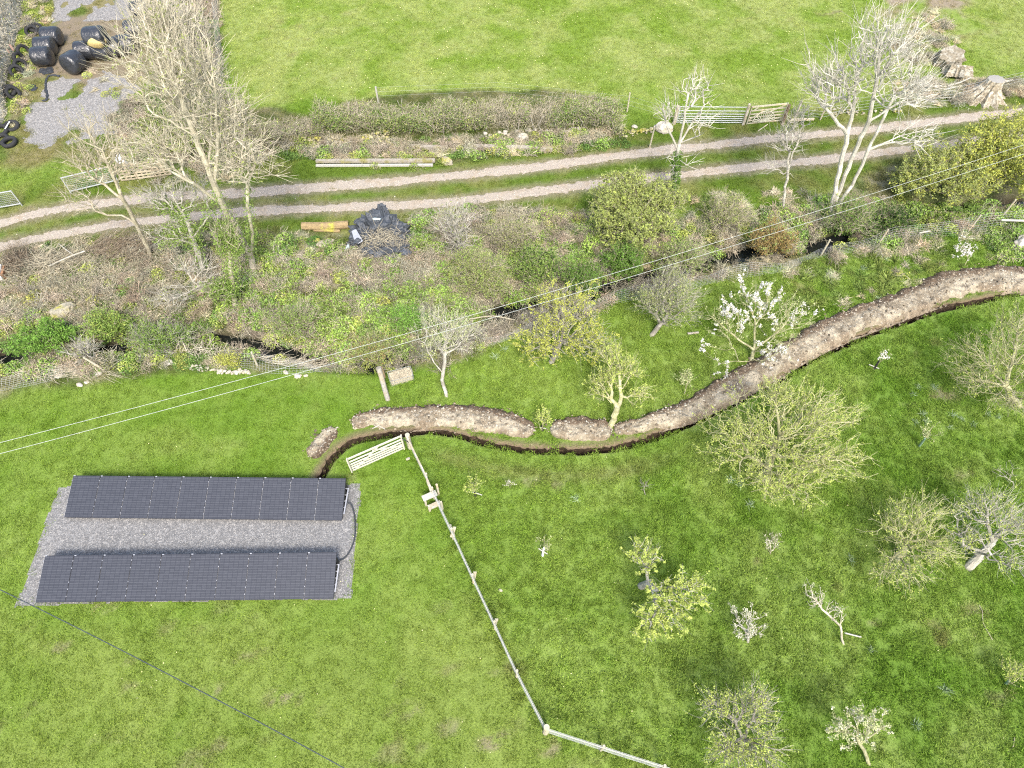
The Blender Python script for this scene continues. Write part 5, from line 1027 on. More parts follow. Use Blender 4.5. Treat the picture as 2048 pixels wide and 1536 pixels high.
# overgrown wall at the far left
M_rubble = mat("dry_ivy_covered_stone", (.58, .54, .44), var=.35, scale=5, bump=.12, bscale=4, col2=(.27, .235, .17), c2scale=3, c2lo=.5, c2hi=.62, rnd=.3)
wl = thing("overgrown_wall", "tall old wall smothered in dead ivy along the left of the yard", "wall", G(10, 250))
ln_ = smooth_line(GL([(-14, 300), (6, 240), (14, 180), (22, 130), (36, 70), (48, 10), (55, -60), (66, -200)])[:, :2], .3); n_ = len(ln_)
prof = [(0, 0), (-.12, .6), (-.22, 1.3), (-.45, 1.9), (-.9, 2.2), (-1.8, 2.35), (-2.7, 2.1), (-3.2, 1.2), (-3.4, 0)]
V = np.zeros((n_, 9, 3)); hs_ = 1 - .75 * sst(5, 0, np.arange(n_) * .3)
for k, (o, z) in enumerate(prof):
    V[:, k, 0] = ln_[:, 0] + o + .5 * (fbm(ln_[:, 1], 0 * ln_[:, 0] + k * .7, 1.2, 7) - .5); V[:, k, 1] = ln_[:, 1] + .2 * (vn(ln_[:, 1], 0 * ln_[:, 0] + k, .7, 9) - .5); V[:, k, 2] = z * hs_ * (.85 + .35 * fbm(ln_[:, 1], 0 * ln_[:, 0] + k * .6, 1.5, 4))
b = MB(); b.grid(V, r=.4); b.build("masonry", M_rubble, wl, smooth=False)
rg = np.random.default_rng(8); m_ = 15000; i = rg.integers(0, n_ - 1, m_); k = rg.uniform(0, 6.5, m_); k0 = k.astype(int); fr = (k - k0)[:, None]
A = V[i, k0] * (1 - fr) + V[i, k0 + 1] * fr + rg.normal(size=(m_, 3)) * .06; d = rg.normal(size=(m_, 3)) + [.2, 0, .4]; d /= np.linalg.norm(d, axis=1)[:, None]
b = MB(); b.segs(A, A + d * rg.uniform(.1, .35, (m_, 1)), np.full(m_, .014), np.full(m_, .008), 3, 0, rg.uniform(0, 1, m_)); b.build("dead_ivy_stems", M_bark["straw"], wl)
i = rg.integers(0, n_ - 1, 2600); b = MB(); b.leaves(V[i, rg.integers(0, 6, 2600)] + rg.normal(size=(2600, 3)) * .15, .06, rg, 0); b.build("ivy", M_leaf["olive"], wl)
M_brick = mat("red_brick", (.30, .19, .14), var=.25, scale=10)
b = MB(); q = G(23, 95, 1.9); b.box(q, (.75, .12, .08), rotz(-.9)); b.box(q + [-.2, -.22, -.12], (.5, .05, .04), rotz(-.9)); tag(b.build("broken_window_frame", [M_brick]), "broken reddish lintel and frame showing through the dead ivy on the wall", "window frame")
# wire fence at the top of the yard
TF = [(449, 205), (447, 130), (442, 78), (438, 40), (437, 5), (436, -40), (436, -110)]
tf = thing("stock_fence", "leaning wire fence between the brown thicket and the upper field", "fence", G(447, 150)); b = MB()
tp = [G(a, b_) for a, b_ in TF]
for p in tp: q = MB(); q.tube([p + [0, 0, -.05], p + [-.1, 0, 1.25]], .045, 6); q.build("post", M_post, tf)
for p, q in zip(tp[:-1], tp[1:]):
    for z in (.1, .25, .42, .6, .8, 1.0, 1.15): b.tube([p + [-.08 * z, 0, z], q + [-.08 * z, 0, z]], .005, 3, cap=False)
    n_ = int(np.linalg.norm(q - p) / .2)
    for k in range(n_): c = p + (q - p) * k / n_; b.tube([c + [0, 0, .1], c + [-.09, 0, 1.15]], .004, 3, cap=False)
b.build("wire_netting", M_wire, tf)
# fence and posts along the hedge and beyond
post((757, 206), 1.15, .05, "thin grey post in the gap at the top of the hedge", m=M_grey, flat=True)
post((1254, 224), 1.35, .05, "yellowish wooden stake right of the hedge end", m=M_lich)
post((1100, 245), .01, .01, "x") if False else None
wfl = [G(757, 206), G(1000, 196), G(1254, 224), G(1310, 240), G(1345, 248)]
b = MB()
for p, q in zip(wfl[:-1], wfl[1:]):
    for z in (.5, .8, 1.1): b.tube([p + [0, 0, z], q + [0, 0, z]], .003, 3, cap=False)
tag(b.build("wire_fence", M_wire), "thin wire strands along the back of the hedge", "wire")
wr = [G(1590, 235), G(1640, 240), G(1700, 228), G(1800, 215), G(1900, 205), G(2048, 170), G(2200, 140)]
fr_ = thing("wire_fence", "stock wire fence running behind the three stemmed tree to the stumps", "fence", wr[1]); b = MB()
for p in wr: q = MB(); q.tube([p, p + [.05, 0, 1.15]], .05, 6); q.build("post", M_post, fr_)
for p, q in zip(wr[:-1], wr[1:]):
    for z in (.2, .4, .6, .85, 1.1): b.tube([p + [0, 0, z], q + [0, 0, z]], .006, 3, cap=False)
b.build("wires", M_wire, fr_)
# --- tree stumps ---
M_endw = mat("sawn_end_grain", (.31, .30, .27), var=.12, scale=20); M_stb = mat("stripped_stump_wood", (.235, .205, .15), var=.4, scale=7, bump=.05, bscale=9, col2=(.34, .32, .265), c2scale=3.5, c2lo=.45, c2hi=.58)
def stump(label, base, h, r0, r1, lean, seed, roots=9, tilt=None, cat="tree stump", topm=None):
    rng = np.random.default_rng(seed); c = G(*base); g = thing("tree_stump", label, cat, c, "old tree stumps by the track")
    na, nz = 64, 14; a = np.linspace(0, 2 * np.pi, na + 1); V = np.zeros((nz, na + 1, 3)); ph = rng.uniform(0, 6, 4)
    R = np.eye(3) if tilt is None else tilt
    fl = (.16 * np.cos(a * roots + ph[0]) + .10 * np.cos(a * (roots * 2 - 1) + ph[1]) + .05 * np.cos(a * 23 + ph[2]) + .04 * np.cos(a * 3 + ph[3]))
    for i in range(nz):
        t = i / (nz - 1); rad = r1 + (r0 - r1) * (1 - t) ** 2.2; rr = rad * (1 + fl * (1.3 * (1 - t) ** 1.2 + .35)) * (1 + .03 * rng.normal(size=na + 1)); rr[-1] = rr[0]
        V[i] = np.stack([rr * np.cos(a) + lean[0] * t, rr * np.sin(a) * .85 + lean[1] * t, h * t + 0 * a - .1], 1)
    top = V[-1].copy(); V = V @ R.T + c
    b = MB(); b.grid(V, r=rng.uniform(0, 1)); b.build("root_flare", M_stb, g)
    T = np.stack([top * [1, 1, 1], np.repeat(top.mean(0)[None], na + 1, 0) + [0, 0, .03]]); T[0] = T[0] + [0, 0, .0]; T = T @ R.T + c; b = MB(); b.grid(T, r=.5); b.build("sawn_top", topm or M_endw, g)
    return g
stump("tallest broad stump with flared roots and a white sawn top", (1962, 196), 1.35, 1.45, .52, (.35, .15), 3, 11)
stump("short tilted stump section lying between the other two stumps", (1912, 152), .75, .85, .80, (0, 0), 4, 7, tilt=roty(.1) @ rotx(-.55))
stump("pale weathered stump chunk behind the other two stumps", (1890, 128), .95, 1.05, .75, (.15, .1), 5, 6, tilt=rotx(.35) @ roty(-.2), topm=M_stb)
stump("low rotten stump left of the stumps, partly behind twigs", (1835, 182), .6, .75, .6, (0, 0), 6, 6, topm=M_stb)
b = MB(); b.tube([G(1895, 172, .2), G(1920, 165, .3), G(1940, 156, .45)], [.07, .06, .04], 7); tag(b.build("root_branch", M_bark["pale"]), "pale curved root reaching left from the tallest stump", "root")
b = MB(); b.tube([G(1996, 160, .3), G(2014, 163, .3), G(2030, 158, .25)], [.09, .07, .05], 7); tag(b.build("root_branch", M_bark["pale"]), "pale broken limb pointing right from the tallest stump", "root")
b = MB(); b.blob(G(1858, 158, .15), (.42, .3, .2), rg, .2, 2); tag(b.build("pale_boulder", M_peb), "white rock at the foot of the stump chunk", "boulder")
# --- rocks ---
M_rock = mat("pale_boulder", (.46, .43, .37), var=.25, scale=4, bump=.04, bscale=8, rnd=.2, col2=(.42, .38, .28), c2scale=2.5)
M_moss = mat("mossy_boulder", (.36, .33, .25), var=.3, scale=5, bump=.05, bscale=9, col2=(.33, .31, .07), c2scale=2.2, c2lo=.45, c2hi=.62)
def rock(px, w, label, m=M_rock, seed=1, hz=.5, group=None, z=.0, ry=.7, name="boulder"):
    rng = np.random.default_rng(seed); s = ppm(*px); r = w / s / 2; q = G(*px); q[2] = gz1(q) + r * hz * .5 + z; b = MB(); b.blob(q, (r, r * ry, r * hz), rng, .16, 3, R=rotz(rng.uniform(-.5, .5))); return tag(b.build(name, m, smooth=False), label, "boulder", group)
HB = "boulders along the foot of the hedge"
rock((1326, 262), 32, "largest white boulder just left of the metal gate", seed=1, hz=.8); rock((1313, 256), 13, "small white boulder between two others left of the metal gate", seed=2)
rock((1269, 255), 12, "small pinkish boulder left of the small white one near the metal gate", seed=3); rock((1285, 262), 14, "mossy stone in the row left of the metal gate", M_moss, seed=4)
rock((1045, 280), 27, "white rounded boulder under the middle of the hedge", seed=5, hz=.7); rock((1056, 261), 12, "little grey boulder behind the white rounded one under the hedge", seed=6)
rock((1145, 266), 22, "flat grey boulder under the right part of the hedge", seed=7); rock((1105, 252), 12, "round grey boulder in the hedge foot left of the flat one", seed=8); rock((1068, 274), 12, "angular boulder right of the white rounded one under the hedge", seed=9)
rock((685, 292), 18, "grey slab shaped boulder at the right end of the rubble wall", seed=10, hz=.5); rock((893, 326), 24, "rusty beige boulder at the end of the two pale timbers", M_moss, seed=11, hz=.7)
rock((776, 290), 20, "mossy boulder above the left pale timber", M_moss, seed=12)
rock((130, 628), 48, "large square boulder capped with yellow moss on the left bank", M_moss, seed=13, hz=.6, ry=.8); rock((138, 603), 18, "small mossy boulder touching the top of the large square one", M_moss, seed=14)
rock((550, 489), 18, "yellow mossy boulder right of the twin stemmed tree", M_moss, seed=15); rock((655, 490), 36, "flat yellow mossy rock below the mossy log", M_moss, seed=16, hz=.35); rock((518, 532), 20, "mossy boulder against the foot of the twin stemmed tree", M_moss, seed=17); rock((634, 483), 14, "orange mossy stone left of the flat mossy rock", M_moss, seed=18)
rock((160, 771), 13, "pale pointed stone on the lawn edge, lowest of the group at the left", seed=19); rock((174, 766), 10, "small pale stone touching the pointed one on the lawn edge", seed=20); rock((196, 748), 18, "cluster stone above the pointed ones on the lawn edge", seed=21)
rock((118, 752), 18, "flat grey stone among dead stems at the lawn edge", seed=22, hz=.3); rock((296, 730), 13, "square pale stone at the lawn edge right of the dead stems", seed=23); rock((336, 725), 24, "flat broad pale stone at the lawn edge left of the stone footing", seed=24, hz=.3)
rock((572, 746), 12, "grey stone on the lawn edge below the fallen netting", seed=25); rock((596, 753), 16, "brownish flat stone on the lawn edge right of the grey one", seed=26, hz=.35); rock((612, 752), 10, "last small stone on the lawn edge right of the fallen netting", seed=27)
rock((816, 918), 9, "small white stone on the lawn just right of the white gate", seed=28); rock((1001, 1181), 8, "single white stone in the orchard grass right of the fence", seed=29); rock((711, 856), 11, "squared pale stone at the left tip of the curved heap", seed=30)
rock((2040, 492), 40, "large sandy boulder at the right edge above the soil bank", seed=31, hz=.8)
# rubble wall under the hedge and the stone footing on the lawn edge
def rubble(name, label, line, wd, n, smin, smax, seed, m=M_rock, hgt=.5, cat="wall"):
    rng = np.random.default_rng(seed); L_ = smooth_line(GL(line)[:, :2], .1); b = MB()
    for k in range(n):
        q = L_[rng.integers(0, len(L_))]; s = rng.uniform(smin, smax); x, y = q[0] + rng.normal() * wd * .4, q[1] + rng.normal() * wd * .5; z = gz1((x, y)) + s * .3 + hgt * rng.uniform(0, 1) * max(0, 1 - abs(y - q[1]) / wd)
        b.blob((x, y, z), (s, s * .8, s * .6), rng, .15, 1, R=rotz(rng.uniform(0, 3)), r=rng.uniform(0, 1))
    return tag(b.build(name, m), label, cat)
rubble("rubble_wall", "collapsed dry stone wall of small pale rubble under the hedge at its left end", [(562, 282), (600, 282), (650, 284), (700, 288), (745, 280), (775, 272)], .45, 190, .07, .17, 41, M_moss, .35)
rubble("rubble_wall", "scatter of rubble stones under the right half of the hedge", [(980, 272), (1050, 268), (1120, 266), (1170, 262)], .35, 60, .08, .18, 42, M_rock, .2)
rubble("rubble_wall", "short run of rubble stones between the hedge end and the white boulder", [(1240, 268), (1275, 266), (1310, 262)], .3, 40, .06, .15, 43, M_moss, .2)
rubble("stone_footing", "low white stone footing along the top edge of the lawn", [(368, 735), (400, 737), (430, 742), (470, 746), (500, 746)], .12, 90, .05, .12, 44, M_rock, .08)
rubble("rubble_wall", "stones in the verge below the three stemmed tree at the track", [(1655, 228), (1700, 225), (1750, 226), (1800, 222)], .3, 50, .06, .15, 45, M_moss, .15)
# --- timbers, logs ---
def log(name, label, pts, r, m, cat="log", k=9, sq=False):
    b = MB(); q = [G(*p) if len(p) == 3 else G(*p, r) for p in pts]
    if sq:
        for a, c in zip(q[:-1], q[1:]): b.beam(a, c, r * 2, r * 1.6)
    else: b.tube(smooth_line(np.array(q), .2), r, k)
    return tag(b.build(name, m, smooth=False), label, cat)
M_timb = mat("pale_mossy_timber", (.33, .30, .25), var=.3, scale=6, rnd=.2, col2=(.26, .24, .10), c2scale=1.6, c2lo=.5, c2hi=.62)
log("timber_beam", "upper long pale timber lying below the right half of the hedge", [(936, 293, .2), (1020, 295, .2), (1105, 298, .2)], .13, M_timb, "timber", sq=True)
log("timber_beam", "short pale mossy timber in line left of the upper long one", [(822, 293, .2), (895, 296, .2)], .12, M_timb, "timber", sq=True)
log("timber_beam", "back one of the two parallel white timbers above the track", [(632, 322, .25), (870, 321, .25)], .10, M_timb, "timber", sq=True)
log("timber_beam", "front one of the two parallel white timbers above the track", [(632, 331, .12), (866, 330, .12)], .07, M_grey, "timber", sq=True)
M_mlog = mat("mossy_log_bark", (.30, .225, .12), var=.35, scale=8, bump=.03, bscale=12, col2=(.36, .34, .07), c2scale=1.6, c2lo=.5, c2hi=.6)
log("mossy_log", "fat mossy log lying left of the heap of black plastic", [(604, 452, .25), (650, 452, .25), (697, 449, .25)], .22, M_mlog)
log("mossy_log", "thin mossy pole under the fat log", [(628, 460, .1), (680, 462, .1)], .09, M_mlog)
M_rust = mat("rusty_iron", (.30, .165, .09), var=.35, scale=5, col2=(.15, .10, .07), c2scale=2)
log("rusty_rail", "long rusty rail lying across the left bank", [(185, 598, .08), (270, 572, .08), (330, 553, .08), (375, 540, .08)], .09, M_rust, "rail", sq=True)
ribbon([(280, 552), (300, 545), (310, 538)], .25, "scrap of black plastic beside the rusty rail", seed=5)
M_wlog = mat("weathered_log", (.34, .32, .28), var=.3, scale=9, bump=.02, bscale=14, col2=(.36, .31, .23), c2scale=3)
log("leaning_log", "weathered grey trunk leaning upright at the corner of the lawn", [(776, 800, .0), (770, 780, .5), (763, 755, 1.1), (757, 735, 1.6)], .115, M_wlog)
log("short_log", "brown bark covered log stub behind the leaning grey trunk", [(768, 754, .2), (762, 736, .9)], .09, mat("brown_bark", (.40, .30, .17), var=.3))
log("fallen_log", "short grey log in the grass right of the twiggy apple tree", [(1375, 667, .06), (1397, 665, .06)], .06, M_wlog)
log("fallen_log", "bleached log on the bank in front of the thicket at the right", [(1838, 466, .3), (1860, 462, .3)], .05, M_bark["pale"])
log("fence_rail", "pale horizontal rail on the right bank above the sandy boulder", [(2002, 440, .6), (2060, 442, .6)], .06, M_grey)
for (px, h, lab) in (((1642, 510), 1.15, "wooden post at the stream bank, leftmost of those right of the rusty shrub"), ((1756, 489), 1.1, "wooden post at the stream bank behind the grass tussocks"), ((1936, 462), 1.15, "thin wooden post above the small blossom tree"), ((2001, 436), 1.35, "tall wooden post above the sandy boulder"), ((515, 732), 1.1, "square wooden post in the fallen netting at the lawn edge"), ((212, 742), 1.1, "tilted wooden post at the lawn edge in the left"), ((1100, 298), 1.3, "slim white stake in the grass by the left foot of the white boulder") if False else ((1299, 296), 1.5, "slim pale stake standing in the grass below the white boulders")):
    post(px, h, .05, lab, m=M_lich, group="posts along the banks", lean=(.06 if "tilted" not in lab else -.5, 0))
# straw crate
cr_ = thing("wire_crate", "rectangular wire crate filled with pale straw beside the leaning trunk", "crate", G(800, 762)); R = rotz(.32); q = G(803, 758)
M_straw = mat("pale_straw", (.50, .45, .34), var=.2, scale=30, bump=.02, bscale=30)
b = MB(); b.box(q + [0, 0, .2], (1.02, .5, .36), R); b.build("straw", M_straw, cr_)
rg = np.random.default_rng(9); m_ = 900; C = (rg.uniform(-.5, .5, (m_, 3)) * [1.02, .52, 0]) @ R.T + q + [0, 0, .39]; d = rg.normal(size=(m_, 3)) * [1, 1, .35]; d /= np.linalg.norm(d, axis=1)[:, None]
b = MB(); b.segs(C, C + d * .13, np.full(m_, .006), np.full(m_, .004), 3, 0, rg.uniform(0, 1, m_)); b.build("loose_straw", M_straw, cr_)
b = MB()
for z in (.02, .22, .44):
    for a, c in (((-.55, -.28), (.55, -.28)), ((.55, -.28), (.55, .28)), ((.55, .28), (-.55, .28)), ((-.55, .28), (-.55, -.28))): b.beam(q + R @ np.array([*a, z]), q + R @ np.array([*c, z]), .012, .012)
for k in range(12):
    for s_ in (-.28, .28): x = -.55 + 1.1 * k / 11; b.beam(q + R @ np.array([x, s_, .02]), q + R @ np.array([x, s_, .44]), .008, .008)
b.build("wire_frame", M_wire, cr_)
# heap of black plastic
M_dpl = mat("grey_black_sheeting", (.075, .085, .10), rough=.4, var=.45, scale=7, bump=.06, bscale=8, rnd=.2)
hp = thing("plastic_heap", "heap of crumpled black plastic sheeting overgrown with brambles beside the track", "heap", G(755, 500))
b = MB(); rng = np.random.default_rng(66)
for (px, py, rx, rz_) in ((760, 462, 1.2, .9), (735, 478, .9, .7), (790, 470, .85, .7), (770, 500, 1.2, .6), (712, 490, .45, .4)):
    q = G(px, py); v, f = ICO[4]; n_ = 1 + 1.0 * (fbm(v[:, 0] * 2 + px, v[:, 1] * 2 + v[:, 2], .45, 3) - .5) + .5 * np.abs(vn(v[:, 0] * 3 + v[:, 1] * 5 + px, v[:, 2] * 3 - v[:, 1], .4, 6) - .5) + .05 * rng.normal(size=len(v)); b.add(v * n_[:, None] * [rx, rx * .75, rz_] + q, f, 0, rng.uniform(0, 1, len(f)) * .4 + .3)
b.build("sheeting", M_dpl, hp)
b = MB()
for k in range(5):
    px, py = rng.uniform(690, 815), rng.uniform(440, 505); q = G(px, py, .75 * rng.uniform(.4, 1.1)); v, f = ICO[3]; s = rng.uniform(.15, .38)
    n_ = 1 + 1.1 * (fbm(v[:, 0] * 2 + k * 3, v[:, 1] * 2 + v[:, 2] * 2, .5, 5) - .5); b.add((v * n_[:, None] * [s, s * .8, s * .5]) @ rotz(k).T + q, f, 0, rng.uniform(0, 1))
for (px, py, z) in ((764, 420, .8), (750, 428, .75)): b.blob(G(px, py, z), (.3, .2, .3), rng, .4, 3)
b.build("loose_folds", M_dpl, hp)
b = MB(); v = np.array([G(703, 462, 1.0), G(712, 458, 1.0), G(726, 482, .8), (G(716, 488, .75)), G(708, 478, .9)]); b.add(v, [[0, 1, 2, 4], [4, 2, 3, 3]][:1]); b.add(v[[4, 2, 3]], [[0, 1, 2]]); b.build("grey_sheet", mat("dusty_sheet", (.32, .34, .38), rough=.5), hp)
M_blue = mat("pale_blue_netting", (.55, .72, .76), var=.1); b = MB(); b.blob(G(753, 438, 1.0), (.22, .07, .05), rng, .3, 2); b.blob(G(695, 495, .35), (.1, .22, .08), rng, .3, 2); b.build("blue_scraps", M_blue, hp)
# white box at the left edge and brush pile
M_wbox = mat("white_enamel", (.82, .84, .84), var=.06, rough=.5)
ob = thing("white_box", "white metal cabinet lying in the brush at the left edge", "cabinet", G(-2, 560)); q = G(-4, 558); R = rotz(.25)
b = MB(); b.box(q + [0, 0, .3], (.9, .75, .6), R); b.build("body", M_wbox, ob); b = MB(); b.box(q + R @ np.array([.53, 0, .3]), (.12, .7, .5), R); b.build("door", M_rust, ob)
def brush(label, c, rx, ry, h, n, m, seed, L=(.5, 1.6), flat=.25, name="brush_pile", r=.014, yaw=None, cat="brush pile"):
    rng = np.random.default_rng(seed); q = G(*c); o = rng.normal(size=(n, 3)) * .5; o = o / np.maximum(1, np.linalg.norm(o, axis=1))[:, None]
    A = q + o * [rx, ry, 0]; A[:, 2] = hfun(A[:, 0], A[:, 1]) + np.abs(rng.normal(size=n)) * .3 * h + h * np.clip(1 - (o[:, 0] ** 2 + o[:, 1] ** 2), 0, 1) * rng.uniform(0, 1, n)
    an = rng.uniform(0, 6.28, n) if yaw is None else yaw + rng.normal(size=n) * .45; d = np.stack([np.cos(an), np.sin(an), rng.normal(size=n) * flat], 1); l = rng.uniform(*L, n)[:, None]
    Mi = A + d * l * .5 + rng.normal(size=(n, 3)) * .05; Bp = A + d * l + rng.normal(size=(n, 3)) * .08; b = MB(); rr = r * rng.uniform(.4, 1.5, n)
    b.segs(A, Mi, rr, rr * .8, 4, 0, rng.uniform(0, 1, n)); b.segs(Mi, Bp, rr * .8, rr * .4, 4, 0, rng.uniform(0, 1, n)); return tag(b.build(name, m), label, cat)
brush("dark pile of cut twigs right of the white cabinet at the left edge", (45, 540), 1.0, .8, .6, 650, M_bark["brown"], 1, r=.010, yaw=2.2)
brush("sandy pile of dead stalks and cut branches below the track at the left", (110, 535), 1.6, .8, .5, 700, M_bark["tan"], 2, r=.010)
brush("loose dark twigs heaped at the foot of the thin many stemmed tree", (225, 510), 2.2, .9, .5, 1000, M_bark["brown"], 3, r=.009, yaw=.4)
brush("tangled pale dead stems lying along the lawn edge at the far left", (95, 745), 3.2, .35, .2, 330, M_bark["straw"], 4, L=(.5, 1.3), r=.008, yaw=.12, flat=.08)
brush("thick mat of cut pale stems along the lawn edge right of the square post", (600, 718), 2.2, .35, .3, 420, M_bark["straw"], 5, L=(.4, 1.1), r=.009, yaw=.02, flat=.1)
brush("laid hedge of twisted pale branches on the lower bank right of the hanging dead bush", (400, 702), 2.8, .4, .45, 420, M_bark["straw"], 6, L=(.2, .6), r=.011, flat=.7)
brush("pale brushwood behind the straw crate and slender apple tree", (950, 668), 2.0, .4, .3, 340, M_bark["straw"], 7, L=(.4, 1.1), r=.008, yaw=.45, flat=.12)
for i_b, (c, y) in enumerate((((130, 508), .6), ((165, 505), .9))): pass
log("fallen_branch", "long pale bare branch lying on top of the sandy pile", [(98, 532, .6), (135, 515, .7), (170, 502, .8)], .035, M_bark["pale"], "branch")
log("fallen_branch", "forked bare branch above the sandy pile beside the track", [(118, 488, .5), (133, 500, .6), (150, 512, .6)], .03, M_bark["pale"], "branch")
log("fallen_branch", "slender curved branch reaching over the water near the lime tree", [(940, 638, .5), (985, 632, .5), (1030, 640, .4)], .03, M_bark["tan"], "branch")
log("fallen_branch", "bare twig lying in the grass at the lower right edge", [(2015, 1505, .03), (2027, 1492, .05), (2029, 1475, .05)], .014, M_bark["tan"], "branch")
log("fallen_branch", "two pronged twig in the grass at the right of the orchard", [(1985, 1280, .03), (1966, 1245, .05), (1965, 1222, .06), (1958, 1210, .06)], .014, M_bark["tan"], "branch")
log("fallen_branch", "curved pale root lying at the left end of the curved heap", [(745, 857, .05), (757, 851, .14), (770, 858, .05)], .03, M_bark["pale"], "branch")
# fallen stock netting at the lawn edge
def netting(label, line, h, lean, seed, step=.15, cat="netting", name="wire_netting"):
    rng = np.random.default_rng(seed); L_ = smooth_line(GL(line)[:, :2], step); n_ = len(L_); zs = np.linspace(0, 1, 8); V = np.zeros((n_, 8, 3))
    for k, t in enumerate(zs): V[:, k, 0] = L_[:, 0] + lean[0] * t + .05 * (vn(np.arange(n_), 0 * L_[:, 0] + k, 5, seed) - .5); V[:, k, 1] = L_[:, 1] + lean[1] * t + .35 * (vn(np.arange(n_), 0 * L_[:, 0], 6, seed + 1) - .5) * t; V[:, k, 2] = .04 + h * t * (.5 + .9 * vn(np.arange(n_), 0 * L_[:, 0], 9, seed + 2))
    V[..., 2] += hfun(V[..., 0], V[..., 1]); b = MB(); V[:, :, 2] = np.maximum(V[:, :, 2], hfun(V[..., 0], V[..., 1]) + .05)
    for k in range(8): b.tube(V[:, k], .0035, 3, cap=False)
    for i in range(n_): b.tube(V[i], .003, 3, cap=False)
    return tag(b.build(name, M_wire), label, cat)
netting("sagging stock netting around the square post at the lawn edge", [(440, 730), (500, 738), (545, 748), (600, 748), (650, 742), (720, 735)], .45, (0, .7), 3)
netting("slack stock netting along the lawn edge at the far left", [(-40, 790), (60, 772), (150, 750), (240, 735), (340, 722)], .4, (0, .6), 4)
netting("leaning stock netting on the bank between the twiggy tree and the rusty shrub", [(960, 700), (1060, 665), (1180, 625), (1250, 605), (1350, 585), (1450, 562), (1560, 545)], .5, (0, .3), 5, step=.2)
netting("wire strands of the fence above the grass tussocks on the right bank", [(1560, 545), (1650, 515), (1740, 500), (1820, 480), (1960, 465), (2060, 450)], .7, (0, .3), 6, step=.25)

brush("mass of arching bramble stems spilling over the heap of black plastic", (768, 500), 1.5, .9, 1.0, 520, M_bark["tan"], 12, L=(.3, .8), flat=.5, r=.009, name="bramble_stems", cat="brambles")
# ---------------- undergrowth: ground cover nobody could count ----------------
M_ul = {k: mat("cover_" + k, c, rough=.8, var=.25, scale=2.5, transl=.25, rnd=.42, inst="tint") for k, c in (("bram", (.27, .39, .09)), ("ivy", (.14, .23, .06)), ("dry", (.60, .55, .40)), ("twig", (.47, .425, .32)), ("lime", (.36, .42, .11)), ("blue", (.33, .44, .34)), ("rush", (.25, .33, .09)))}
def cprotos():
    out = []
    for v_ in range(3):
        r_ = np.random.default_rng(300 + v_)
        def dome(n, R, h): a = r_.uniform(0, 6.28, n); d = R * np.sqrt(r_.uniform(0, 1, n)); return np.stack([d * np.cos(a), d * np.sin(a), h * np.sqrt(np.clip(1 - (d / R) ** 2, 0, 1)) * r_.uniform(.45, 1, n) + .02], 1)
        def arcs(n, R, h, rr):
            A = []; B = []
            a = r_.uniform(0, 6.28, n); L = r_.uniform(.3, 1.1, n) * R; ph = r_.uniform(0, 6.28, n); s = r_.normal(size=(n, 3)) * [.25 * R, .25 * R, 0]
            pr = s.copy()
            for i in range(1, 5):
                t = i / 4; p = s + np.stack([np.cos(a + .5 * t * np.sin(ph)) * L * t, np.sin(a + .5 * t * np.sin(ph)) * L * t, h * (1.9 * t - 1.35 * t * t) * r_.uniform(.6, 1.2, n)], 1); A.append(pr); B.append(p); pr = p
            return np.concatenate(A), np.concatenate(B), np.full(4 * n, rr)
        b = MB(); b.leaves(dome(260, .5, .38), .05, r_, 0, .5, .65); A, B, rr = arcs(14, .6, .5, .007); b.segs(A, B, rr, rr * .8, 3, 1, r_.uniform(0, 1, len(A))); out.append(b.build("bramble_clump_%s" % "abc"[v_], [M_ul["bram"], M_ul["twig"]]))
        b = MB(); b.leaves(dome(230, .42, .16), .042, r_, 0, .8, .75); out.append(b.build("ivy_clump_%s" % "abc"[v_], [M_ul["ivy"]]))
        b = MB(); b.blades(r_.normal(size=(150, 3)) * [.12, .12, 0], .42, .014, r_, 1.35, 0); out.append(b.build("dry_tussock_%s" % "abc"[v_], [M_ul["dry"]]))
        b = MB(); A, B, rr = arcs(46, .55, .55, .008); b.segs(A, B, rr, rr * .7, 3, 0, r_.uniform(0, 1, len(A)))
        c = A[r_.integers(0, len(A), 90)] + r_.normal(size=(90, 3)) * .07; d = r_.normal(size=(90, 3)) + [0, 0, .5]; d /= np.linalg.norm(d, axis=1)[:, None]; b.segs(c, c + d * .22, np.full(90, .006), np.full(90, .004), 3, 0, r_.uniform(0, 1, 90)); out.append(b.build("twig_tangle_%s" % "abc"[v_], [M_ul["twig"]]))
        b = MB(); b.leaves(dome(200, .36, .34), .042, r_, 0, .5, .6); out.append(b.build("leafy_clump_%s" % "abc"[v_], [M_ul["lime"]]))
        b = MB(); b.blades(r_.normal(size=(34, 3)) * [.05, .05, 0], .30, .022, r_, 1.2, 0); out.append(b.build("bulb_leaves_%s" % "abc"[v_], [M_ul["blue"]]))
        b = MB(); b.blades(r_.normal(size=(80, 3)) * [.08, .08, 0], .46, .018, r_, 1.25, 0); out.append(b.build("green_tussock_%s" % "abc"[v_], [M_ul["rush"]]))
    return out
cp_ = cprotos(); names = sorted(o.name for o in cp_); byn = {n: i for i, n in enumerate(names)}
ccoll = protos("cover_clumps", cp_)
def zone(poly, **dens):
    return (P_(poly), dens)
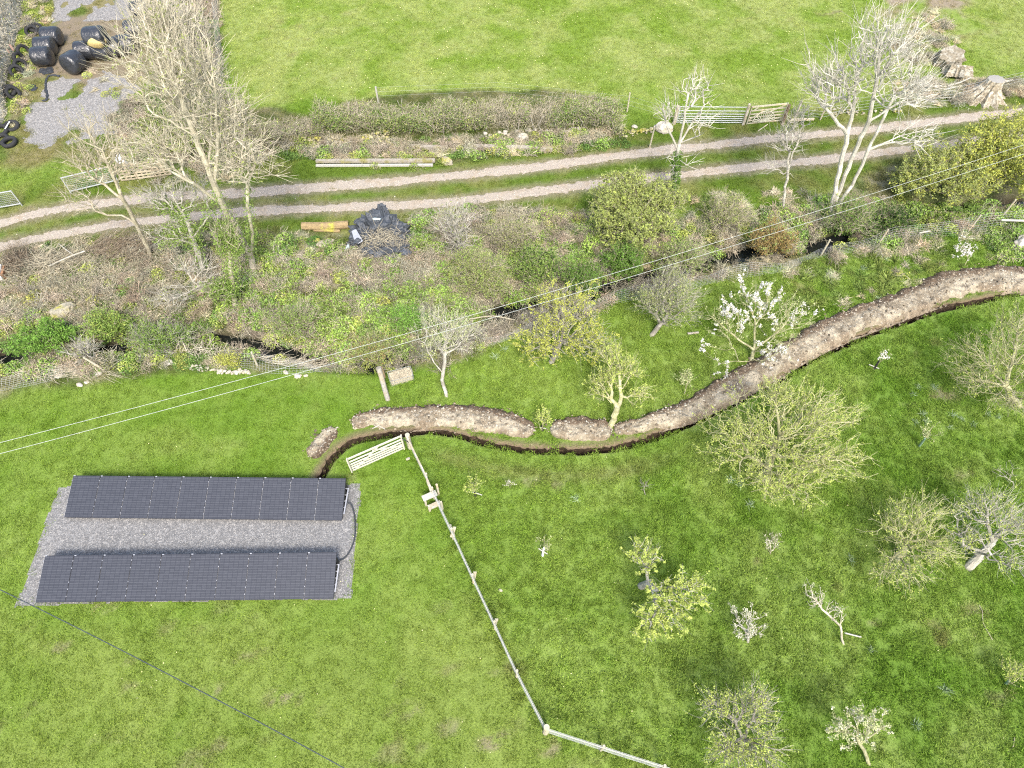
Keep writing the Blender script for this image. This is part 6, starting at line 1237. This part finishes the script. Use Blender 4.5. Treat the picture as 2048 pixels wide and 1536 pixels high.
# clump densities per square metre
Z = [zone([(-60, 560), (0, 512), (200, 482), (330, 475), (470, 470), (480, 560), (400, 620), (250, 650), (0, 655), (-60, 660)], dry_tussock=3.5, twig_tangle=1.6, leafy_clump=.45, ivy_clump=.9, green_tussock=1),
     zone([(-60, 640), (200, 640), (420, 620), (620, 640), (640, 700), (500, 725), (300, 735), (-60, 760)], twig_tangle=1.5, ivy_clump=2.2, leafy_clump=1.7, bramble_clump=1.1, dry_tussock=.8),
     zone([(440, 560), (520, 520), (680, 520), (820, 560), (1000, 610), (930, 670), (780, 715), (640, 700), (450, 660)], bramble_clump=2.6, leafy_clump=1.0, twig_tangle=.9, dry_tussock=.3),
     zone([(440, 470), (610, 470), (690, 500), (680, 540), (520, 560), (440, 540)], dry_tussock=1.6, bramble_clump=1.2, ivy_clump=.8, leafy_clump=.5),
     zone([(680, 505), (820, 500), (850, 560), (780, 600), (690, 560)], twig_tangle=3.0, bramble_clump=1.2),
     zone([(820, 440), (900, 425), (1130, 425), (1140, 560), (1000, 610), (850, 570)], twig_tangle=1.7, dry_tussock=1.3, bramble_clump=1.0, leafy_clump=.6, ivy_clump=.4),
     zone([(1130, 430), (1400, 435), (1650, 410), (1660, 470), (1540, 500), (1340, 520), (1150, 570), (1040, 600)], twig_tangle=1.4, bramble_clump=1.2, ivy_clump=1.6, dry_tussock=.9, leafy_clump=.7),
     zone([(1640, 400), (1850, 400), (2100, 400), (2100, 440), (1950, 462), (1740, 492), (1640, 505)], bramble_clump=1.6, ivy_clump=1.6, twig_tangle=.7, leafy_clump=.8, dry_tussock=.6),
     zone([(1380, 395), (1600, 385), (1640, 400), (1560, 430), (1400, 430)], dry_tussock=1.3, green_tussock=1.2),
     zone([(1950, 420), (2100, 410), (2100, 530), (1990, 520), (1960, 480)], bramble_clump=1.6, green_tussock=1.4, ivy_clump=1.2, dry_tussock=.8),
     zone([(640, 700), (760, 715), (900, 675), (1040, 630), (1060, 662), (960, 700), (870, 735), (740, 748), (640, 740)], twig_tangle=1.7, dry_tussock=1.0, leafy_clump=.8),
     zone([(1040, 630), (1200, 590), (1400, 540), (1560, 515), (1560, 540), (1420, 556), (1250, 602), (1060, 662)], twig_tangle=1.4, dry_tussock=1.3, green_tussock=.7, ivy_clump=.5),
     zone([(400, 290), (560, 290), (1240, 262), (1250, 290), (1100, 310), (830, 318), (560, 318), (430, 330)], twig_tangle=1.0, dry_tussock=1.5, leafy_clump=.7, ivy_clump=.8, bramble_clump=.35),
     zone([(640, 300), (900, 305), (900, 345), (640, 345)], leafy_clump=.35, dry_tussock=.35, bramble_clump=.15),
     zone([(1060, 285), (1230, 285), (1220, 310), (1100, 312)], bramble_clump=.9, ivy_clump=1.1),
     zone([(230, 230), (300, 190), (420, 150), (460, 210), (480, 330), (420, 360), (330, 320), (250, 330)], twig_tangle=1.6, ivy_clump=1.2, dry_tussock=.6),
     zone([(260, -60), (440, -60), (440, 150), (330, 170), (290, 60)], twig_tangle=2.2, dry_tussock=.7),
     zone([(45, -40), (100, -40), (100, 50), (70, 90), (60, 160), (70, 200), (40, 250), (15, 250), (40, 120)], dry_tussock=.9, leafy_clump=.8, twig_tangle=.3),
     zone([(150, 140), (280, 130), (300, 170), (220, 200), (150, 190)], leafy_clump=.3, dry_tussock=.4),
     zone([(1600, 520), (1760, 500), (1900, 480), (1990, 520), (1900, 545), (1750, 590), (1620, 640), (1580, 600)], green_tussock=1.5, dry_tussock=.25),
     zone([(1560, 545), (1700, 508), (1960, 470), (1960, 482), (1700, 520), (1560, 560)], dry_tussock=2.0, twig_tangle=.7),
     zone([(1780, 165), (1950, 160), (2060, 165), (2060, 190), (1900, 212), (1780, 215)], dry_tussock=1.4, twig_tangle=.9),
     zone([(1780, 60), (1880, 20), (1920, 90), (1860, 140), (1790, 130)], dry_tussock=.9, twig_tangle=.25),
     zone([(200, 330), (500, 360), (700, 345), (700, 360), (480, 378), (200, 395)], dry_tussock=.5)]
BULBS = [(1835, 775), (1868, 776), (1825, 790), (1845, 830), (1830, 845), (1850, 845), (1905, 832), (1920, 838), (1945, 850), (1898, 856), (1480, 970), (1460, 962), (1500, 1010), (1700, 1120), (1150, 1000), (1010, 700), (960, 700), (990, 715), (1740, 1300), (1890, 1380), (1830, 1450), (1850, 875), (1975, 830), (1995, 835), (1770, 520), (1725, 540), (1755, 600)]
rg = np.random.default_rng(321); acc_ = {}
for poly, dens in Z:
    x0, y0 = poly.min(0); x1, y1 = poly.max(0)
    for kd, dn in dens.items():
        n_ = int(dn * 3.0 * (x1 - x0) * (y1 - y0)); q = np.stack([rg.uniform(x0, x1, n_), rg.uniform(y0, y1, n_)], 1)
        q = q[inpoly(q[:, 0] + .6 * (vn(q[:, 0], q[:, 1], 1.1, 3) - .5), q[:, 1] + .5 * (vn(q[:, 0], q[:, 1], 1.1, 4) - .5), poly)]
        clump = vn(q[:, 0], q[:, 1], 1.5, len(kd) * 3 + 1); q = q[rg.uniform(.0, .75, len(q)) < clump]
        dtk = np.minimum(dline(q[:, 0], q[:, 1], RUTN)[0], dline(q[:, 0], q[:, 1], RUTS)[0]); q = q[dtk > .8]
        ds = dline(q[:, 0], q[:, 1], STREAM)[0]; q = q[(ds > (.55 if kd != "twig_tangle" else .45)) | ((vn(q[:, 0], 0 * q[:, 0], 2.2, 44) > .42) & (kd != "dry_tussock"))]
        acc_.setdefault(kd, []).append(q)
GRP = {"bramble_undergrowth": (("bramble_clump", "leafy_clump"), "green bramble and young leaves sprawling over the bank between track and lawn", "brambles"),
       "ivy_cover": (("ivy_clump",), "dark ivy and low weeds creeping over the stream banks", "ivy"),
       "dead_grass": (("dry_tussock",), "bleached dead grass tussocks on the banks and verges", "dead grass"),
       "twig_scrub": (("twig_tangle",), "tangled bare brown stems filling the banks", "scrub"),
       "grass_tussocks": (("green_tussock",), "coarse green grass tussocks on the right bank", "tussocks")}
for nm, (kds, lab, ct_) in GRP.items():
    P3 = []; I3 = []; K3 = []
    for kd in kds:
        if kd not in acc_: continue
        q = np.concatenate(acc_[kd]); P3.append(q); I3.append(np.array([byn["%s_%s" % (kd, "abc"[j])] for j in rg.integers(0, 3, len(q))]))
    q = np.concatenate(P3); ii = np.concatenate(I3); n_ = len(q); print(nm, n_)
    s_ = rg.uniform(.6, 1.25, n_); tint = np.ones((n_, 3)) * rg.uniform(.75, 1.3, n_)[:, None] * (1 + .05 * rg.normal(size=(n_, 3)) * [1, .4, .6])
    scatter(nm, ccoll, len(names), np.stack([q[:, 0], q[:, 1], np.maximum(hfun(q[:, 0], q[:, 1]), -.45)], 1), np.stack([rg.normal(0, .15, n_), rg.normal(0, .15, n_), rg.uniform(0, 6.28, n_)], 1), np.stack([s_, s_, s_ * rg.uniform(.7, 1.2, n_)], 1), ii, tint, lab, ct_)
# bulb clumps: things one can count
bp = bpy.data.objects; srcs = [bpy.data.objects["bulb_leaves_%s" % k] for k in "abc"]
M_bulb = mat("bulb_leaf", (.36, .46, .27), var=.2, rnd=.35, transl=.2)
ms = []
for s in srcs: me = s.data.copy(); me.materials.clear(); me.materials.append(M_bulb); ms.append(me)
for i, (px, py) in enumerate(BULBS):
    o = bpy.data.objects.new("daffodil_clump", ms[i % 3]); S.collection.objects.link(o); q = G(px, py); o.location = (q[0], q[1], float(hfun(q[0], q[1]))); k = rg.uniform(.7, 1.1); o.scale = (k, k, k); o.rotation_euler = (0, 0, rg.uniform(0, 6.28))
    tag(o, "clump of blue-green bulb leaves without flowers standing in the orchard grass", "bulb clump", "clumps of bulb leaves in the grass")
